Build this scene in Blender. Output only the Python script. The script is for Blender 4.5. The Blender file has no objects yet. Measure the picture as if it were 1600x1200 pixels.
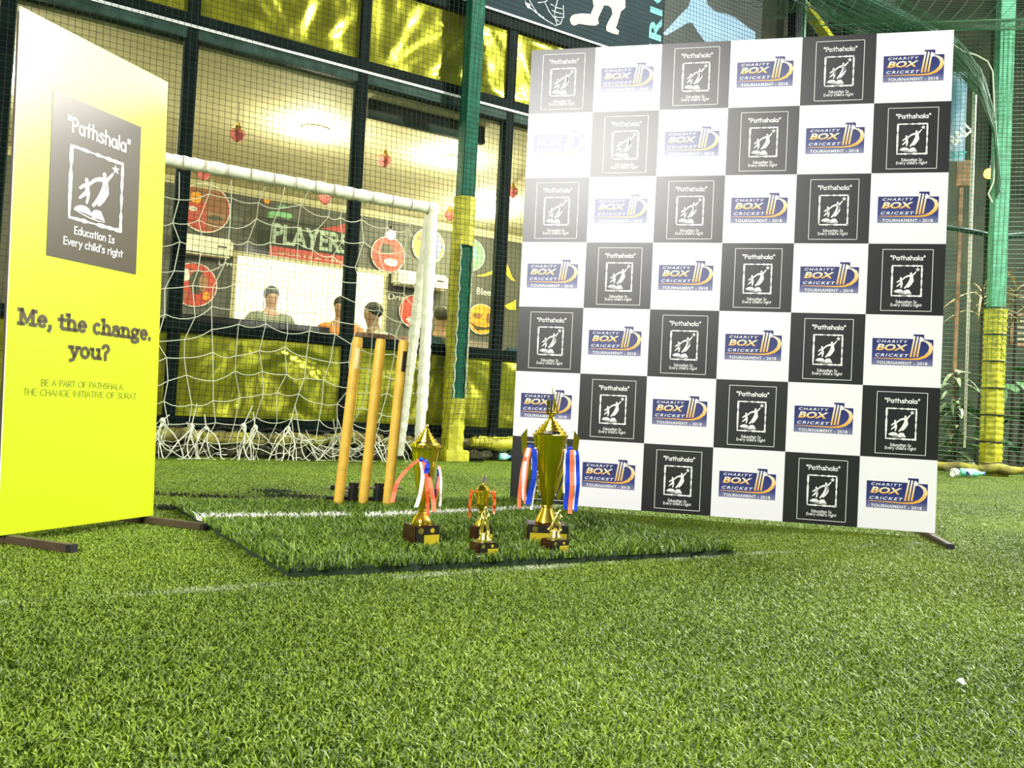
import bpy, bmesh, math, random
import numpy as np
from mathutils import Vector, Matrix
random.seed(7); rng = np.random.default_rng(7)
sc = bpy.context.scene
COL = sc.collection
U = 0.3048
# ------------------------------------------------------------------ camera
F_PX, PITCH, ROLL, CAM_H = 1300.0, 0.0301, 0.0512, 0.457
_r0 = np.array([1, 0, 0.]); FW = np.array([0, math.cos(PITCH), math.sin(PITCH)]); _u0 = np.array([0, -math.sin(PITCH), math.cos(PITCH)])
RT = math.cos(ROLL) * _r0 + math.sin(ROLL) * _u0
UP = -math.sin(ROLL) * _r0 + math.cos(ROLL) * _u0
CAM = np.array([0, 0, CAM_H])
cd = bpy.data.cameras.new('camera'); cam = bpy.data.objects.new('camera', cd); COL.objects.link(cam)
cd.sensor_width = 36; cd.lens = F_PX / 1600 * 36; cd.clip_start = 0.05; cd.clip_end = 200
cam.matrix_world = Matrix(((RT[0], UP[0], -FW[0], 0), (RT[1], UP[1], -FW[1], 0), (RT[2], UP[2], -FW[2], CAM_H), (0, 0, 0, 1)))
sc.camera = cam
# ------------------------------------------------------------------ world, floodlights, exposure
vs = sc.view_settings
vs.view_transform = 'Standard'; vs.look = 'None'; vs.gamma = 1.0; vs.use_curve_mapping = False; vs.exposure = 0.15
w = bpy.data.worlds.new('night'); sc.world = w; w.use_nodes = True
bg = w.node_tree.nodes['Background']; bg.inputs[0].default_value = (0.80, 0.88, 0.90, 1); bg.inputs[1].default_value = 0.07
def flood(name, loc, target, size, watts, color=(1, 0.98, 0.94)):
    l = bpy.data.lights.new(name, 'AREA'); l.shape = 'RECTANGLE'; l.size = size[0]; l.size_y = size[1]; l.energy = watts; l.color = color
    o = bpy.data.objects.new(name, l); COL.objects.link(o); o.location = loc
    o.rotation_euler = (Vector(target) - Vector(loc)).to_track_quat('-Z', 'Y').to_euler()
    return o
flood('floodlight_bank_behind_camera', (-3.5, -5.2, 4.55), (0.6, 3.6, 0.9), (4.4, 1.9), 1300)
flood('floodlight_right', (9.6, 4.2, 6.2), (0.5, 3.0, 0.2), (1.2, 0.8), 2300)
flood('floodlight_back_right', (7.6, 9.6, 6.0), (1.5, 3.5, 0.0), (1.0, 0.7), 1700)
flood('floodlight_back', (1.8, 6.2, 6.4), (0.4, 2.6, 0.0), (1.6, 0.6), 420)
# ------------------------------------------------------------------ pixel helpers
def ray(x, y): return FW + (x - 800) / F_PX * RT - (y - 600) / F_PX * UP
def gnd(x, y, z=0.0):
    d = ray(x, y); return CAM + d * ((z - CAM_H) / d[2])
class Frame:
    def __init__(s, o, a):
        s.o = np.array(o, float); s.a = a
        s.x = np.array([math.cos(a), math.sin(a), 0]); s.y = np.array([-math.sin(a), math.cos(a), 0])
    def w(s, u, y, z): return s.o + s.x * u + s.y * y + np.array([0, 0, z])
    def hit(s, px, py, y=0.0):
        d = ray(px, py); p = s.o + s.y * y
        q = CAM + d * (((p - CAM) @ s.y) / (d @ s.y)) - s.o
        return float(q @ s.x), float(q[2])
FAC = Frame((0, 24 * U, 0), 0.5377)          # cafe front behind the turf
RGT = Frame((3.25, 9.25, 0), -0.185)         # net wall on the right
# ------------------------------------------------------------------ materials
MATS = {}
def nod(nt, t, **kw):
    n = nt.nodes.new(t)
    for k, v in kw.items(): setattr(n, k, v)
    return n
def mat(name, col, rough=0.5, metal=0.0, emit=0.0, var=0.08, nscale=12.0, bump=0.0, bscale=40.0, spec=0.5, col2=None, emitcol=None, coat=0.0):
    m = bpy.data.materials.new(name); m.use_nodes = True; nt = m.node_tree; b = nt.nodes['Principled BSDF']
    tc = nod(nt, 'ShaderNodeTexCoord')
    if var > 0 or col2:
        no = nod(nt, 'ShaderNodeTexNoise'); no.inputs['Scale'].default_value = nscale; no.inputs['Detail'].default_value = 4
        nt.links.new(tc.outputs['Object'], no.inputs['Vector'])
        r = nod(nt, 'ShaderNodeValToRGB')
        c2 = col2 or tuple(min(1, c * (1 + var)) for c in col); c1 = col if col2 else tuple(c * (1 - var) for c in col)
        r.color_ramp.elements[0].position = .35; r.color_ramp.elements[1].position = .65
        r.color_ramp.elements[0].color = (*c1, 1); r.color_ramp.elements[1].color = (*c2, 1)
        nt.links.new(no.outputs['Fac'], r.inputs[0]); nt.links.new(r.outputs[0], b.inputs['Base Color'])
    else: b.inputs['Base Color'].default_value = (*col, 1)
    b.inputs['Roughness'].default_value = rough; b.inputs['Metallic'].default_value = metal
    b.inputs['Specular IOR Level'].default_value = spec; b.inputs['Coat Weight'].default_value = coat
    if emit > 0:
        b.inputs['Emission Color'].default_value = (*(emitcol or col), 1); b.inputs['Emission Strength'].default_value = emit
    if bump > 0:
        n2 = nod(nt, 'ShaderNodeTexNoise'); n2.inputs['Scale'].default_value = bscale; n2.inputs['Detail'].default_value = 3
        nt.links.new(tc.outputs['Object'], n2.inputs['Vector'])
        bp = nod(nt, 'ShaderNodeBump'); bp.inputs['Strength'].default_value = bump; bp.inputs['Distance'].default_value = .02
        nt.links.new(n2.outputs['Fac'], bp.inputs['Height']); nt.links.new(bp.outputs[0], b.inputs['Normal'])
    MATS[name] = m; return m
def M(n): return MATS[n]
FLEX = dict(rough=0.33, spec=0.58, var=0.0, bump=0.02, bscale=3.0)
mat('flex_white', (0.84, 0.84, 0.86), **FLEX)
mat('flex_black', (0.010, 0.011, 0.012), **FLEX)
mat('flex_print_white', (0.85, 0.85, 0.84), **FLEX)
mat('flex_yellow', (0.50, 0.62, 0.006), rough=0.33, spec=0.5, var=0.0, bump=0.015, bscale=3.0)
mat('flex_brown', (0.070, 0.056, 0.026), rough=0.33, spec=0.5, var=0.0)
mat('print_brown', (0.075, 0.055, 0.012), rough=0.4, var=0.0)
mat('print_olive', (0.20, 0.21, 0.01), rough=0.4, var=0.0)
mat('flex_edge', (0.75, 0.78, 0.70), rough=0.5)
mat('pipe_brown', (0.055, 0.036, 0.018), rough=0.55, var=.2)
mat('pipe_grey', (0.35, 0.36, 0.36), rough=0.4, metal=.6)
mat('rubber_black', (0.008, 0.008, 0.009), rough=0.6)
mat('metal_black', (0.010, 0.012, 0.013), rough=0.35, metal=.3)
mat('frame_dark', (0.003, 0.008, 0.006), rough=0.6, var=.3, spec=.04)
mat('frame_green', (0.020, 0.045, 0.032), rough=0.55, var=.3, spec=.1)
mat('strip_white', (0.62, 0.68, 0.60), rough=0.5)
mat('column_green', (0.003, 0.075, 0.038), spec=.12, rough=0.6, var=.2)
mat('column_pale', (0.10, 0.36, 0.20), rough=0.45, var=.2)
mat('pad_yellow', (0.36, 0.36, 0.012), rough=0.6, var=.25, bump=.4, bscale=14)
mat('pad_grimy', (0.10, 0.09, 0.02), rough=0.8, col2=(0.33, 0.31, 0.03), nscale=7, bump=.5, bscale=20)
mat('pad_white', (0.62, 0.64, 0.48), rough=0.6, var=.08, bump=.5, bscale=16)
mat('net_black', (0.010, 0.014, 0.010), rough=0.8, var=0)
mat('net_green', (0.05, 0.14, 0.07), rough=0.8, var=0)
mat('net_white', (0.50, 0.53, 0.38), rough=0.8, var=0)
mat('stone', (0.09, 0.095, 0.05), rough=0.9, col2=(0.22, 0.21, 0.11), nscale=9, bump=.6, bscale=30)
mat('soil', (0.020, 0.030, 0.009), rough=0.95, bump=.6)
mat('stump_wood', (0.72, 0.44, 0.055), rough=0.5, var=.12, nscale=25)
mat('sticker', (0.70, 0.62, 0.30), rough=0.4)
mat('steel', (0.55, 0.55, 0.55), rough=0.3, metal=.9)
mat('gold', (0.95, 0.72, 0.08), rough=0.22, metal=1.0, var=.05)
mat('gold_pale', (0.98, 0.84, 0.28), rough=0.25, metal=1.0, var=.05)
mat('gold_dark', (0.62, 0.52, 0.03), rough=0.2, metal=1.0, var=.1)
mat('plinth_maroon', (0.035, 0.007, 0.006), rough=0.22, var=.2, coat=.5)
mat('plaque_gold', (0.72, 0.56, 0.03), rough=0.35, metal=.5)
mat('plaque_black', (0.015, 0.014, 0.012), rough=0.3)
mat('ribbon_orange', (0.95, 0.20, 0.09), rough=0.45)
mat('ribbon_white', (0.85, 0.85, 0.82), rough=0.45)
mat('ribbon_blue', (0.008, 0.05, 0.55), rough=0.4)
mat('ribbon_red', (0.75, 0.09, 0.015), rough=0.45)
mat('crystal', (0.75, 0.77, 0.72), rough=0.08, metal=.9)
mat('foil', (0.43, 0.45, 0.035), rough=0.27, metal=0.85, var=.25, nscale=5, bump=.25, bscale=7)
mat('plaster_cream', (0.74, 0.70, 0.46), rough=0.8)
mat('cafe_wall', (0.085, 0.09, 0.075), rough=0.6, var=.15, nscale=4)
mat('cafe_cove', (0.50, 0.48, 0.30), rough=0.8)
mat('cafe_floor', (0.12, 0.09, 0.06), rough=0.5)
mat('poster_red', (0.62, 0.07, 0.04), rough=0.5, col2=(0.42, 0.05, 0.03), nscale=3)
mat('poster_brown', (0.20, 0.11, 0.04), rough=0.5, col2=(0.33, 0.14, 0.06), nscale=6)
mat('poster_dark', (0.05, 0.055, 0.03), rough=0.5)
mat('poster_white', (0.75, 0.76, 0.68), rough=0.5)
mat('poster_yellow', (0.75, 0.62, 0.05), rough=0.5)
mat('poster_orange', (0.85, 0.42, 0.03), rough=0.5, col2=(.75, .30, .02), nscale=5)
mat('poster_blue', (0.16, 0.20, 0.42), rough=0.5)
mat('poster_green', (0.20, 0.50, 0.24), rough=0.5)
mat('poster_teal', (0.16, 0.42, 0.36), rough=0.5)
mat('sign_letters', (0.36, 0.47, 0.38), rough=0.5)
mat('sign_red', (0.45, 0.06, 0.05), rough=0.5)
mat('appliance_white', (0.78, 0.77, 0.62), rough=0.45)
mat('lit_panel', (1.0, 0.98, 0.78), rough=0.5, emit=1.5, emitcol=(0.95, 1.0, 0.60), var=0)
mat('lamp_glow', (1, 1, 0.9), emit=16, emitcol=(1, 0.98, 0.85), var=0)
mat('shade_dark', (0.020, 0.028, 0.018), rough=0.7)
mat('ornament_pink', (0.75, 0.16, 0.17), rough=0.2, var=.5, nscale=30, coat=.6)
mat('ornament_gold', (0.45, 0.30, 0.06), rough=0.3, metal=.6)
mat('string', (0.25, 0.22, 0.12), rough=0.8)
mat('sofa_rose', (0.33, 0.19, 0.13), rough=0.7)
mat('sofa_beige', (0.42, 0.34, 0.22), rough=0.7)
mat('sofa_teal', (0.02, 0.09, 0.11), rough=0.7)
mat('skin', (0.34, 0.19, 0.10), rough=0.55)
mat('hair', (0.014, 0.012, 0.008), rough=0.6)
mat('shirt_olive', (0.13, 0.15, 0.07), rough=0.8)
mat('shirt_grey', (0.42, 0.44, 0.34), rough=0.8)
mat('shirt_dark', (0.022, 0.024, 0.02), rough=0.8)
mat('shirt_orange', (0.62, 0.22, 0.05), rough=0.8)
mat('trousers', (0.03, 0.035, 0.05), rough=0.8)
mat('fascia_dark', (0.009, 0.022, 0.025), spec=.12, rough=0.75, var=.15, nscale=2)
mat('fascia_grey', (0.055, 0.066, 0.056), spec=.12, rough=0.75, var=.2, nscale=2)
mat('fascia_cream', (0.62, 0.60, 0.36), rough=0.5)
mat('fascia_line', (0.42, 0.52, 0.48), rough=0.5)
mat('fascia_turquoise', (0.05, 0.35, 0.30), rough=0.5)
mat('fascia_blue', (0.11, 0.24, 0.34), rough=0.5, col2=(.16, .30, .40), nscale=3)
mat('board_blue', (0.30, 0.42, 0.52), rough=0.5, col2=(.20, .30, .40), nscale=3)
mat('wall_night', (0.020, 0.030, 0.018), rough=0.9, col2=(0.05, 0.055, 0.03), nscale=2.5)
mat('wood', (0.24, 0.13, 0.06), rough=0.7, var=.3)
mat('leaf', (0.025, 0.085, 0.015), rough=0.45, var=.4, nscale=6)
mat('leaf_pale', (0.17, 0.22, 0.10), rough=0.5, var=.4, nscale=6)
mat('thatch', (0.30, 0.24, 0.10), rough=0.8, var=.4, nscale=20)
mat('bark', (0.035, 0.028, 0.018), rough=0.9, var=.4, nscale=20)
mat('lantern_glow', (1, .5, .1), emit=7, emitcol=(1, .42, .06), var=0)
mat('bottle_teal', (0.25, 0.80, 0.66), rough=0.15, var=0)
mat('bottle_cap', (0.05, 0.20, 0.60), rough=0.4)
mat('paper', (0.8, 0.82, 0.75), rough=0.8)
def gradient_mat(name, stops, axis, lo, hi, rough=0.32):
    m = bpy.data.materials.new(name); m.use_nodes = True; nt = m.node_tree; b = nt.nodes['Principled BSDF']
    tc = nod(nt, 'ShaderNodeTexCoord'); sx = nod(nt, 'ShaderNodeSeparateXYZ'); mr = nod(nt, 'ShaderNodeMapRange'); r = nod(nt, 'ShaderNodeValToRGB')
    nt.links.new(tc.outputs['Object'], sx.inputs[0]); nt.links.new(sx.outputs[axis], mr.inputs['Value'])
    mr.inputs['From Min'].default_value = lo; mr.inputs['From Max'].default_value = hi
    nt.links.new(mr.outputs[0], r.inputs[0]); el = r.color_ramp.elements
    el[0].position, el[0].color = stops[0][0], (*stops[0][1], 1); el[1].position, el[1].color = stops[-1][0], (*stops[-1][1], 1)
    for p, c in stops[1:-1]: e = el.new(p); e.color = (*c, 1)
    nt.links.new(r.outputs[0], b.inputs['Base Color']); b.inputs['Roughness'].default_value = rough; b.inputs['Specular IOR Level'].default_value = .58
    MATS[name] = m
# logo print inks (object z runs down the cell: 0 at its top, -0.305 at its foot)
gradient_mat('ink_navy', [(0, (0.20, 0.21, 0.34)), (.3, (0.03, 0.045, 0.20)), (1, (0.012, 0.020, 0.13))], 'Z', -0.7064 * U, -0.33 * U)
gradient_mat('ink_gold_box', [(0, (0.88, 0.42, 0.03)), (.5, (0.88, 0.66, 0.28)), (1, (0.86, 0.84, 0.76))], 'Z', -0.505 * U, -0.41 * U)
gradient_mat('ink_gold_tall', [(0, (0.88, 0.42, 0.03)), (.45, (0.88, 0.62, 0.25)), (1, (0.86, 0.85, 0.80))], 'Z', -0.60 * U, -0.30 * U)
# glass pane: mostly clear with a weak mirror
def glass_mat():
    m = bpy.data.materials.new('pane_glass'); m.use_nodes = True; nt = m.node_tree
    for n in list(nt.nodes): nt.nodes.remove(n)
    o = nod(nt, 'ShaderNodeOutputMaterial'); mx = nod(nt, 'ShaderNodeMixShader'); t = nod(nt, 'ShaderNodeBsdfTransparent'); g = nod(nt, 'ShaderNodeBsdfGlossy')
    t.inputs[0].default_value = (0.93, 0.95, 0.90, 1); g.inputs['Roughness'].default_value = .03
    mx.inputs[0].default_value = 0.05
    nt.links.new(t.outputs[0], mx.inputs[1]); nt.links.new(g.outputs[0], mx.inputs[2]); nt.links.new(mx.outputs[0], o.inputs[0])
    MATS['pane_glass'] = m
glass_mat()
# ------------------------------------------------------------------ mesh builder
class MB:
    def __init__(s): s.v = []; s.f = []; s.m = []
    def add(s, vs, fs, mi=0):
        o = len(s.v); s.v.extend([tuple(map(float, p)) for p in vs]); s.f.extend([tuple(i + o for i in f) for f in fs]); s.m.extend([mi] * len(fs)); return s
    def box(s, a, b, mi=0, bev=0.0):
        (x0, y0, z0), (x1, y1, z1) = a, b
        if bev <= 0:
            vs = [(x0, y0, z0), (x1, y0, z0), (x1, y1, z0), (x0, y1, z0), (x0, y0, z1), (x1, y0, z1), (x1, y1, z1), (x0, y1, z1)]
            return s.add(vs, [(0, 3, 2, 1), (4, 5, 6, 7), (0, 1, 5, 4), (1, 2, 6, 5), (2, 3, 7, 6), (3, 0, 4, 7)], mi)
        bm = bmesh.new(); bmesh.ops.create_cube(bm, size=1)
        for v in bm.verts: v.co = ((x0 + x1) / 2 + v.co.x * (x1 - x0), (y0 + y1) / 2 + v.co.y * (y1 - y0), (z0 + z1) / 2 + v.co.z * (z1 - z0))
        bmesh.ops.bevel(bm, geom=bm.edges[:], offset=bev, segments=2, affect='EDGES'); bm.verts.index_update()
        s.add([v.co[:] for v in bm.verts], [tuple(v.index for v in f.verts) for f in bm.faces], mi); bm.free(); return s
    def tube(s, path, r, n=8, mi=0, cap=True, flat=1.0):
        P = [np.array(p, float) for p in path]; R = r if isinstance(r, (list, tuple, np.ndarray)) else [r] * len(P)
        o = len(s.v); up = np.array([0, 0, 1.]); prev = None
        for i, p in enumerate(P):
            t = P[min(i + 1, len(P) - 1)] - P[max(i - 1, 0)]; t = t / (np.linalg.norm(t) + 1e-12)
            if prev is None: a = np.cross(t, up); a = a if np.linalg.norm(a) > .05 else np.cross(t, [1, 0, 0.])
            else: a = prev - t * (prev @ t)
            a = a / (np.linalg.norm(a) + 1e-12); b = np.cross(t, a); prev = a
            for k in range(n):
                an = 2 * math.pi * k / n; s.v.append(tuple(p + R[i] * (math.cos(an) * a + flat * math.sin(an) * b)))
        for i in range(len(P) - 1):
            for k in range(n):
                s.f.append((o + i * n + k, o + i * n + (k + 1) % n, o + (i + 1) * n + (k + 1) % n, o + (i + 1) * n + k)); s.m.append(mi)
        if cap: s.f.append(tuple(o + k for k in range(n))[::-1]); s.f.append(tuple(o + (len(P) - 1) * n + k for k in range(n))); s.m += [mi, mi]
        return s
    def lathe(s, prof, n=28, mi=0, c=(0, 0, 0), flute=None):
        o = len(s.v)
        for r, z in prof:
            for k in range(n):
                a = 2 * math.pi * k / n; rr = max(r, 1e-4) * (1 + (flute[1] * math.cos(flute[0] * a) if flute else 0))
                s.v.append((c[0] + rr * math.cos(a), c[1] + rr * math.sin(a), c[2] + z))
        for i in range(len(prof) - 1):
            for k in range(n):
                s.f.append((o + i * n + k, o + i * n + (k + 1) % n, o + (i + 1) * n + (k + 1) % n, o + (i + 1) * n + k)); s.m.append(mi)
        return s
    def ball(s, c, r, n=10, mi=0, sq=(1, 1, 1)):
        prof = [(math.sin(math.pi * i / n), -math.cos(math.pi * i / n)) for i in range(n + 1)]; o = len(s.v)
        s.lathe([(a * r, b * r) for a, b in prof], n=n + 4, mi=mi)
        for i in range(o, len(s.v)):
            v = s.v[i]; s.v[i] = (c[0] + v[0] * sq[0], c[1] + v[1] * sq[1], c[2] + v[2] * sq[2])
        return s
    # flat print in the local x-z plane at depth y; outline is a list of (x, z)
    def poly(s, pts, y=0.0, mi=0):
        return s.add([(p[0], y, p[1]) for p in pts], [tuple(range(len(pts)))], mi)
    def rect(s, x0, z0, x1, z1, y=0.0, mi=0): return s.poly([(x0, z0), (x1, z0), (x1, z1), (x0, z1)], y, mi)
    def disc(s, cx, cz, r, y=0.0, mi=0, n=32): return s.poly([(cx + r * math.cos(2 * math.pi * k / n), cz + r * math.sin(2 * math.pi * k / n)) for k in range(n)], y, mi)
    def ribbon(s, pts, wd, y=0.0, mi=0, ext=0.0):
        P = [np.array(p, float) for p in pts]; W = wd if isinstance(wd, (list, tuple)) else [wd] * len(P)
        if ext and len(P) > 1:
            d = P[0] - P[1]; P[0] = P[0] + d / (np.linalg.norm(d) + 1e-9) * ext; d = P[-1] - P[-2]; P[-1] = P[-1] + d / (np.linalg.norm(d) + 1e-9) * ext
        L, R_ = [], []
        for i, p in enumerate(P):
            a = P[i] - P[i - 1] if i else P[1] - P[0]; b = P[i + 1] - P[i] if i < len(P) - 1 else a
            a = a / (np.linalg.norm(a) + 1e-9); b = b / (np.linalg.norm(b) + 1e-9); t = a + b
            t = t / np.linalg.norm(t) if np.linalg.norm(t) > .2 else a
            nn = np.array([-t[1], t[0]]); k = min(1.6, 1 / max(.5, abs(t @ a)))
            L.append(p + nn * W[i] / 2 * k); R_.append(p - nn * W[i] / 2 * k)
        n = len(P); o = len(s.v)
        s.v.extend([(q[0], y, q[1]) for q in L] + [(q[0], y, q[1]) for q in R_])
        for i in range(n - 1): s.f.append((o + n + i, o + n + i + 1, o + i + 1, o + i)); s.m.append(mi)
        return s
    def mesh(s, name, mats, smooth=False):
        me = bpy.data.meshes.new(name); me.from_pydata(s.v, [], s.f)
        for m in mats: me.materials.append(M(m) if isinstance(m, str) else m)
        me.polygons.foreach_set('material_index', s.m)
        if smooth: me.polygons.foreach_set('use_smooth', [True] * len(s.f))
        me.update(); return me
def link(name, me, parent=None, loc=None, rot=None):
    o = bpy.data.objects.new(name, me); COL.objects.link(o)
    if parent: o.parent = parent
    if loc is not None: o.location = loc
    if rot is not None: o.rotation_euler = rot
    return o
def part(name, mb, mats, parent=None, smooth=False, loc=None, rot=None):
    mats = [mats] if isinstance(mats, str) else mats
    o = link(name, mb.mesh(name, mats, smooth), parent, loc, rot)
    if smooth: shade(o)
    return o
def shade(o, ang=40):
    me = o.data
    bm = bmesh.new(); bm.from_mesh(me)
    for e in bm.edges: e.smooth = not (len(e.link_faces) == 2 and e.calc_face_angle(0) > math.radians(ang))
    bm.to_mesh(me); bm.free()
def tag(o, label=None, cat=None, group=None, kind=None):
    if label: o['label'] = label
    if cat: o['category'] = cat
    if group: o['group'] = group
    if kind: o['kind'] = kind
    return o
def thing(name, label, cat, loc=(0, 0, 0), rz=0.0, group=None, rx=0.0):
    o = bpy.data.objects.new(name, None); COL.objects.link(o); o.empty_display_size = .1
    o.location = loc; o.rotation_euler = (rx, 0, rz); return tag(o, label, cat, group)
def structure(name, label, loc=(0, 0, 0), rz=0.0, cat='wall'):
    o = thing(name, label, cat, loc, rz); o['kind'] = 'structure'; return o
def lerp(a, b, t): return tuple(x + (y - x) * t for x, y in zip(a, b))
def arc(cx, cy, rx, ry, a0, a1, n=12): return [(cx + rx * math.cos(math.radians(a0 + (a1 - a0) * i / n)), cy + ry * math.sin(math.radians(a0 + (a1 - a0) * i / n))) for i in range(n + 1)]
# ------------------------------------------------------------------ lettering
G = {}   # round handwritten letters drawn as strokes
G['P'] = (.5, [[(.08, 0), (.06, .74)], [(.06, .74)] + arc(.22, .55, .2, .19, 90, -90) + [(.07, .36)]])
G['a'] = (.55, [arc(.23, .24, .18, .24, 0, 360, 16), [(.43, .48), (.44, 0)]])
G['t'] = (.43, [[(.2, .72), (.2, .02)], [(.02, .5), (.38, .5)]])
G['h'] = (.53, [[(.08, .78), (.08, 0)], [(.08, .28)] + arc(.25, .3, .17, .2, 170, 0) + [(.42, 0)]])
G['s'] = (.46, [[(.38, .42), (.28, .5), (.14, .47), (.09, .37), (.2, .28), (.33, .2), (.37, .1), (.28, .01), (.14, 0), (.05, .07)]])
G['l'] = (.2, [[(.08, .78), (.08, 0)]])
G['"'] = (.34, [[(.08, .78), (.07, .56)], [(.22, .78), (.21, .56)]])
G["'"] = (.2, [[(.08, .78), (.07, .56)]])
G['E'] = (.5, [[(.4, .74), (.07, .74), (.07, 0), (.42, 0)], [(.07, .38), (.36, .38)]])
G['d'] = (.55, [arc(.23, .24, .18, .24, 0, 360, 16), [(.44, .78), (.44, 0)]])
G['u'] = (.52, [[(.07, .5), (.07, .2)] + arc(.23, .18, .16, .18, 180, 360) + [(.4, .5)], [(.41, .5), (.42, 0)]])
G['c'] = (.46, [arc(.24, .25, .19, .25, 50, 310)])
G['i'] = (.2, [[(.07, .5), (.07, 0)], [(.07, .66), (.07, .71)]])
G['o'] = (.52, [arc(.25, .25, .2, .25, 0, 360, 18)])
G['n'] = (.52, [[(.07, .5), (.07, 0)], [(.07, .28)] + arc(.24, .3, .17, .2, 170, 0) + [(.41, 0)]])
G['I'] = (.44, [[(.05, .74), (.36, .74)], [(.2, .74), (.2, 0)], [(.04, 0), (.36, 0)]])
G['v'] = (.44, [[(.03, .5), (.2, 0), (.39, .5)]])
G['e'] = (.5, [[(.06, .26), (.42, .28)] + arc(.24, .25, .18, .25, 8, 310)])
G['r'] = (.42, [[(.07, .5), (.07, 0)], [(.07, .3)] + arc(.22, .32, .15, .17, 170, 50)])
G['y'] = (.46, [[(.04, .5), (.21, .06)], [(.41, .5), (.1, -.25)]])
G['g'] = (.54, [arc(.23, .24, .18, .24, 0, 360, 16), [(.43, .5), (.43, -.08)] + arc(.25, -.08, .18, .16, 0, -150)])
G[' '] = (.3, [])
K = {}   # thin capitals
K['A'] = (.6, [[(.02, 0), (.28, .72), (.54, 0)], [(.12, .26), (.44, .26)]])
K['B'] = (.52, [[(.06, 0), (.06, .72), (.22, .72)] + arc(.24, .54, .18, .18, 90, -90) + [(.06, .36)], [(.24, .36)] + arc(.26, .18, .2, .18, 90, -90) + [(.06, 0)]])
K['C'] = (.62, [arc(.34, .36, .3, .36, 45, 315)])
K['E'] = (.48, [[(.42, .72), (.06, .72), (.06, 0), (.42, 0)], [(.06, .37), (.38, .37)]])
K['F'] = (.46, [[(.42, .72), (.06, .72), (.06, 0)], [(.06, .37), (.38, .37)]])
K['G'] = (.66, [arc(.34, .36, .3, .36, 45, 350) + [(.64, .34), (.4, .34)]])
K['H'] = (.58, [[(.06, 0), (.06, .72)], [(.5, 0), (.5, .72)], [(.06, .37), (.5, .37)]])
K['I'] = (.18, [[(.08, 0), (.08, .72)]])
K['L'] = (.44, [[(.06, .72), (.06, 0), (.4, 0)]])
K['N'] = (.6, [[(.06, 0), (.06, .72), (.52, 0), (.52, .72)]])
K['O'] = (.72, [arc(.36, .36, .31, .36, 0, 360, 20)])
K['P'] = (.48, [[(.06, 0), (.06, .72), (.22, .72)] + arc(.24, .53, .18, .19, 90, -90) + [(.06, .34)]])
K['R'] = (.52, [[(.06, 0), (.06, .72), (.22, .72)] + arc(.24, .53, .18, .19, 90, -90) + [(.06, .34)], [(.24, .34), (.46, 0)]])
K['S'] = (.5, [[(.42, .6), (.3, .72), (.14, .68), (.08, .54), (.2, .4), (.34, .33), (.42, .2), (.34, .04), (.18, 0), (.05, .12)]])
K['T'] = (.48, [[(.02, .72), (.46, .72)], [(.24, .72), (.24, 0)]])
K['U'] = (.58, [[(.06, .72), (.06, .22)] + arc(.27, .22, .21, .22, 180, 360) + [(.48, .72)]])
K['V'] = (.54, [[(.02, .72), (.26, 0), (.5, .72)]])
K[','] = (.2, [[(.1, .04), (.05, -.12)]]); K['.'] = (.2, [[(.08, .0), (.08, .05)]]); K[' '] = (.34, [])
S = {}   # heavy slab serif
S['M'] = (.98, [[(.16, .02), (.16, .66)], [(.18, .68), (.46, .14), (.74, .68)], [(.76, .66), (.76, .02)], [(.02, .045), (.3, .045)], [(.62, .045), (.92, .045)], [(.02, .665), (.2, .665)], [(.74, .665), (.92, .665)]])
S['e'] = (.58, [[(.1, .27), (.46, .27)] + arc(.28, .26, .19, .23, 5, 310)])
S[','] = (.26, [[(.12, .09), (.13, -.02), (.06, -.15)]])
S['t'] = (.44, [[(.18, .66), (.18, .14)] + arc(.29, .14, .11, .11, 180, 300, 6), [(.02, .46), (.4, .46)]])
S['h'] = (.66, [[(.14, .74), (.14, .02)], [(.14, .3)] + arc(.32, .3, .18, .17, 160, 0) + [(.5, .02)], [(.02, .04), (.27, .04)], [(.39, .04), (.64, .04)], [(.02, .72), (.15, .72)]])
S['c'] = (.54, [arc(.28, .25, .19, .23, 55, 310)])
S['a'] = (.6, [[(.1, .42)] + arc(.27, .36, .17, .12, 140, 0, 8) + [(.44, .04), (.56, .04)], arc(.26, .16, .18, .14, 0, 360, 14)])
S['n'] = (.66, [[(.14, .48), (.14, .02)], [(.14, .3)] + arc(.32, .3, .18, .17, 160, 0) + [(.5, .02)], [(.02, .04), (.27, .04)], [(.39, .04), (.64, .04)], [(.02, .46), (.15, .46)]])
S['g'] = (.62, [arc(.27, .32, .18, .16, 0, 360, 16), [(.4, .42), (.58, .47)], [(.16, .16), (.14, .06), (.3, .03), (.48, .0), (.5, -.12), (.32, -.2), (.12, -.17), (.08, -.06), (.2, .04)]])
S['.'] = (.26, [[(.1, .02), (.1, .12)]])
S['y'] = (.6, [[(.1, .46), (.3, .04)], [(.5, .46), (.24, -.12), (.08, -.18)], [(.0, .465), (.22, .465)], [(.4, .465), (.6, .465)]])
S['o'] = (.6, [arc(.29, .25, .2, .23, 0, 360, 18)])
S['u'] = (.66, [[(.13, .48), (.13, .2)] + arc(.3, .2, .17, .17, 180, 350), [(.5, .48), (.5, .02)], [(.02, .46), (.14, .46)], [(.38, .46), (.5, .46)], [(.5, .04), (.62, .04)]])
S['?'] = (.52, [arc(.24, .54, .17, .17, 170, -40, 10) + [(.24, .34), (.23, .22)], [(.23, .0), (.23, .1)]])
S[' '] = (.32, [])
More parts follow.
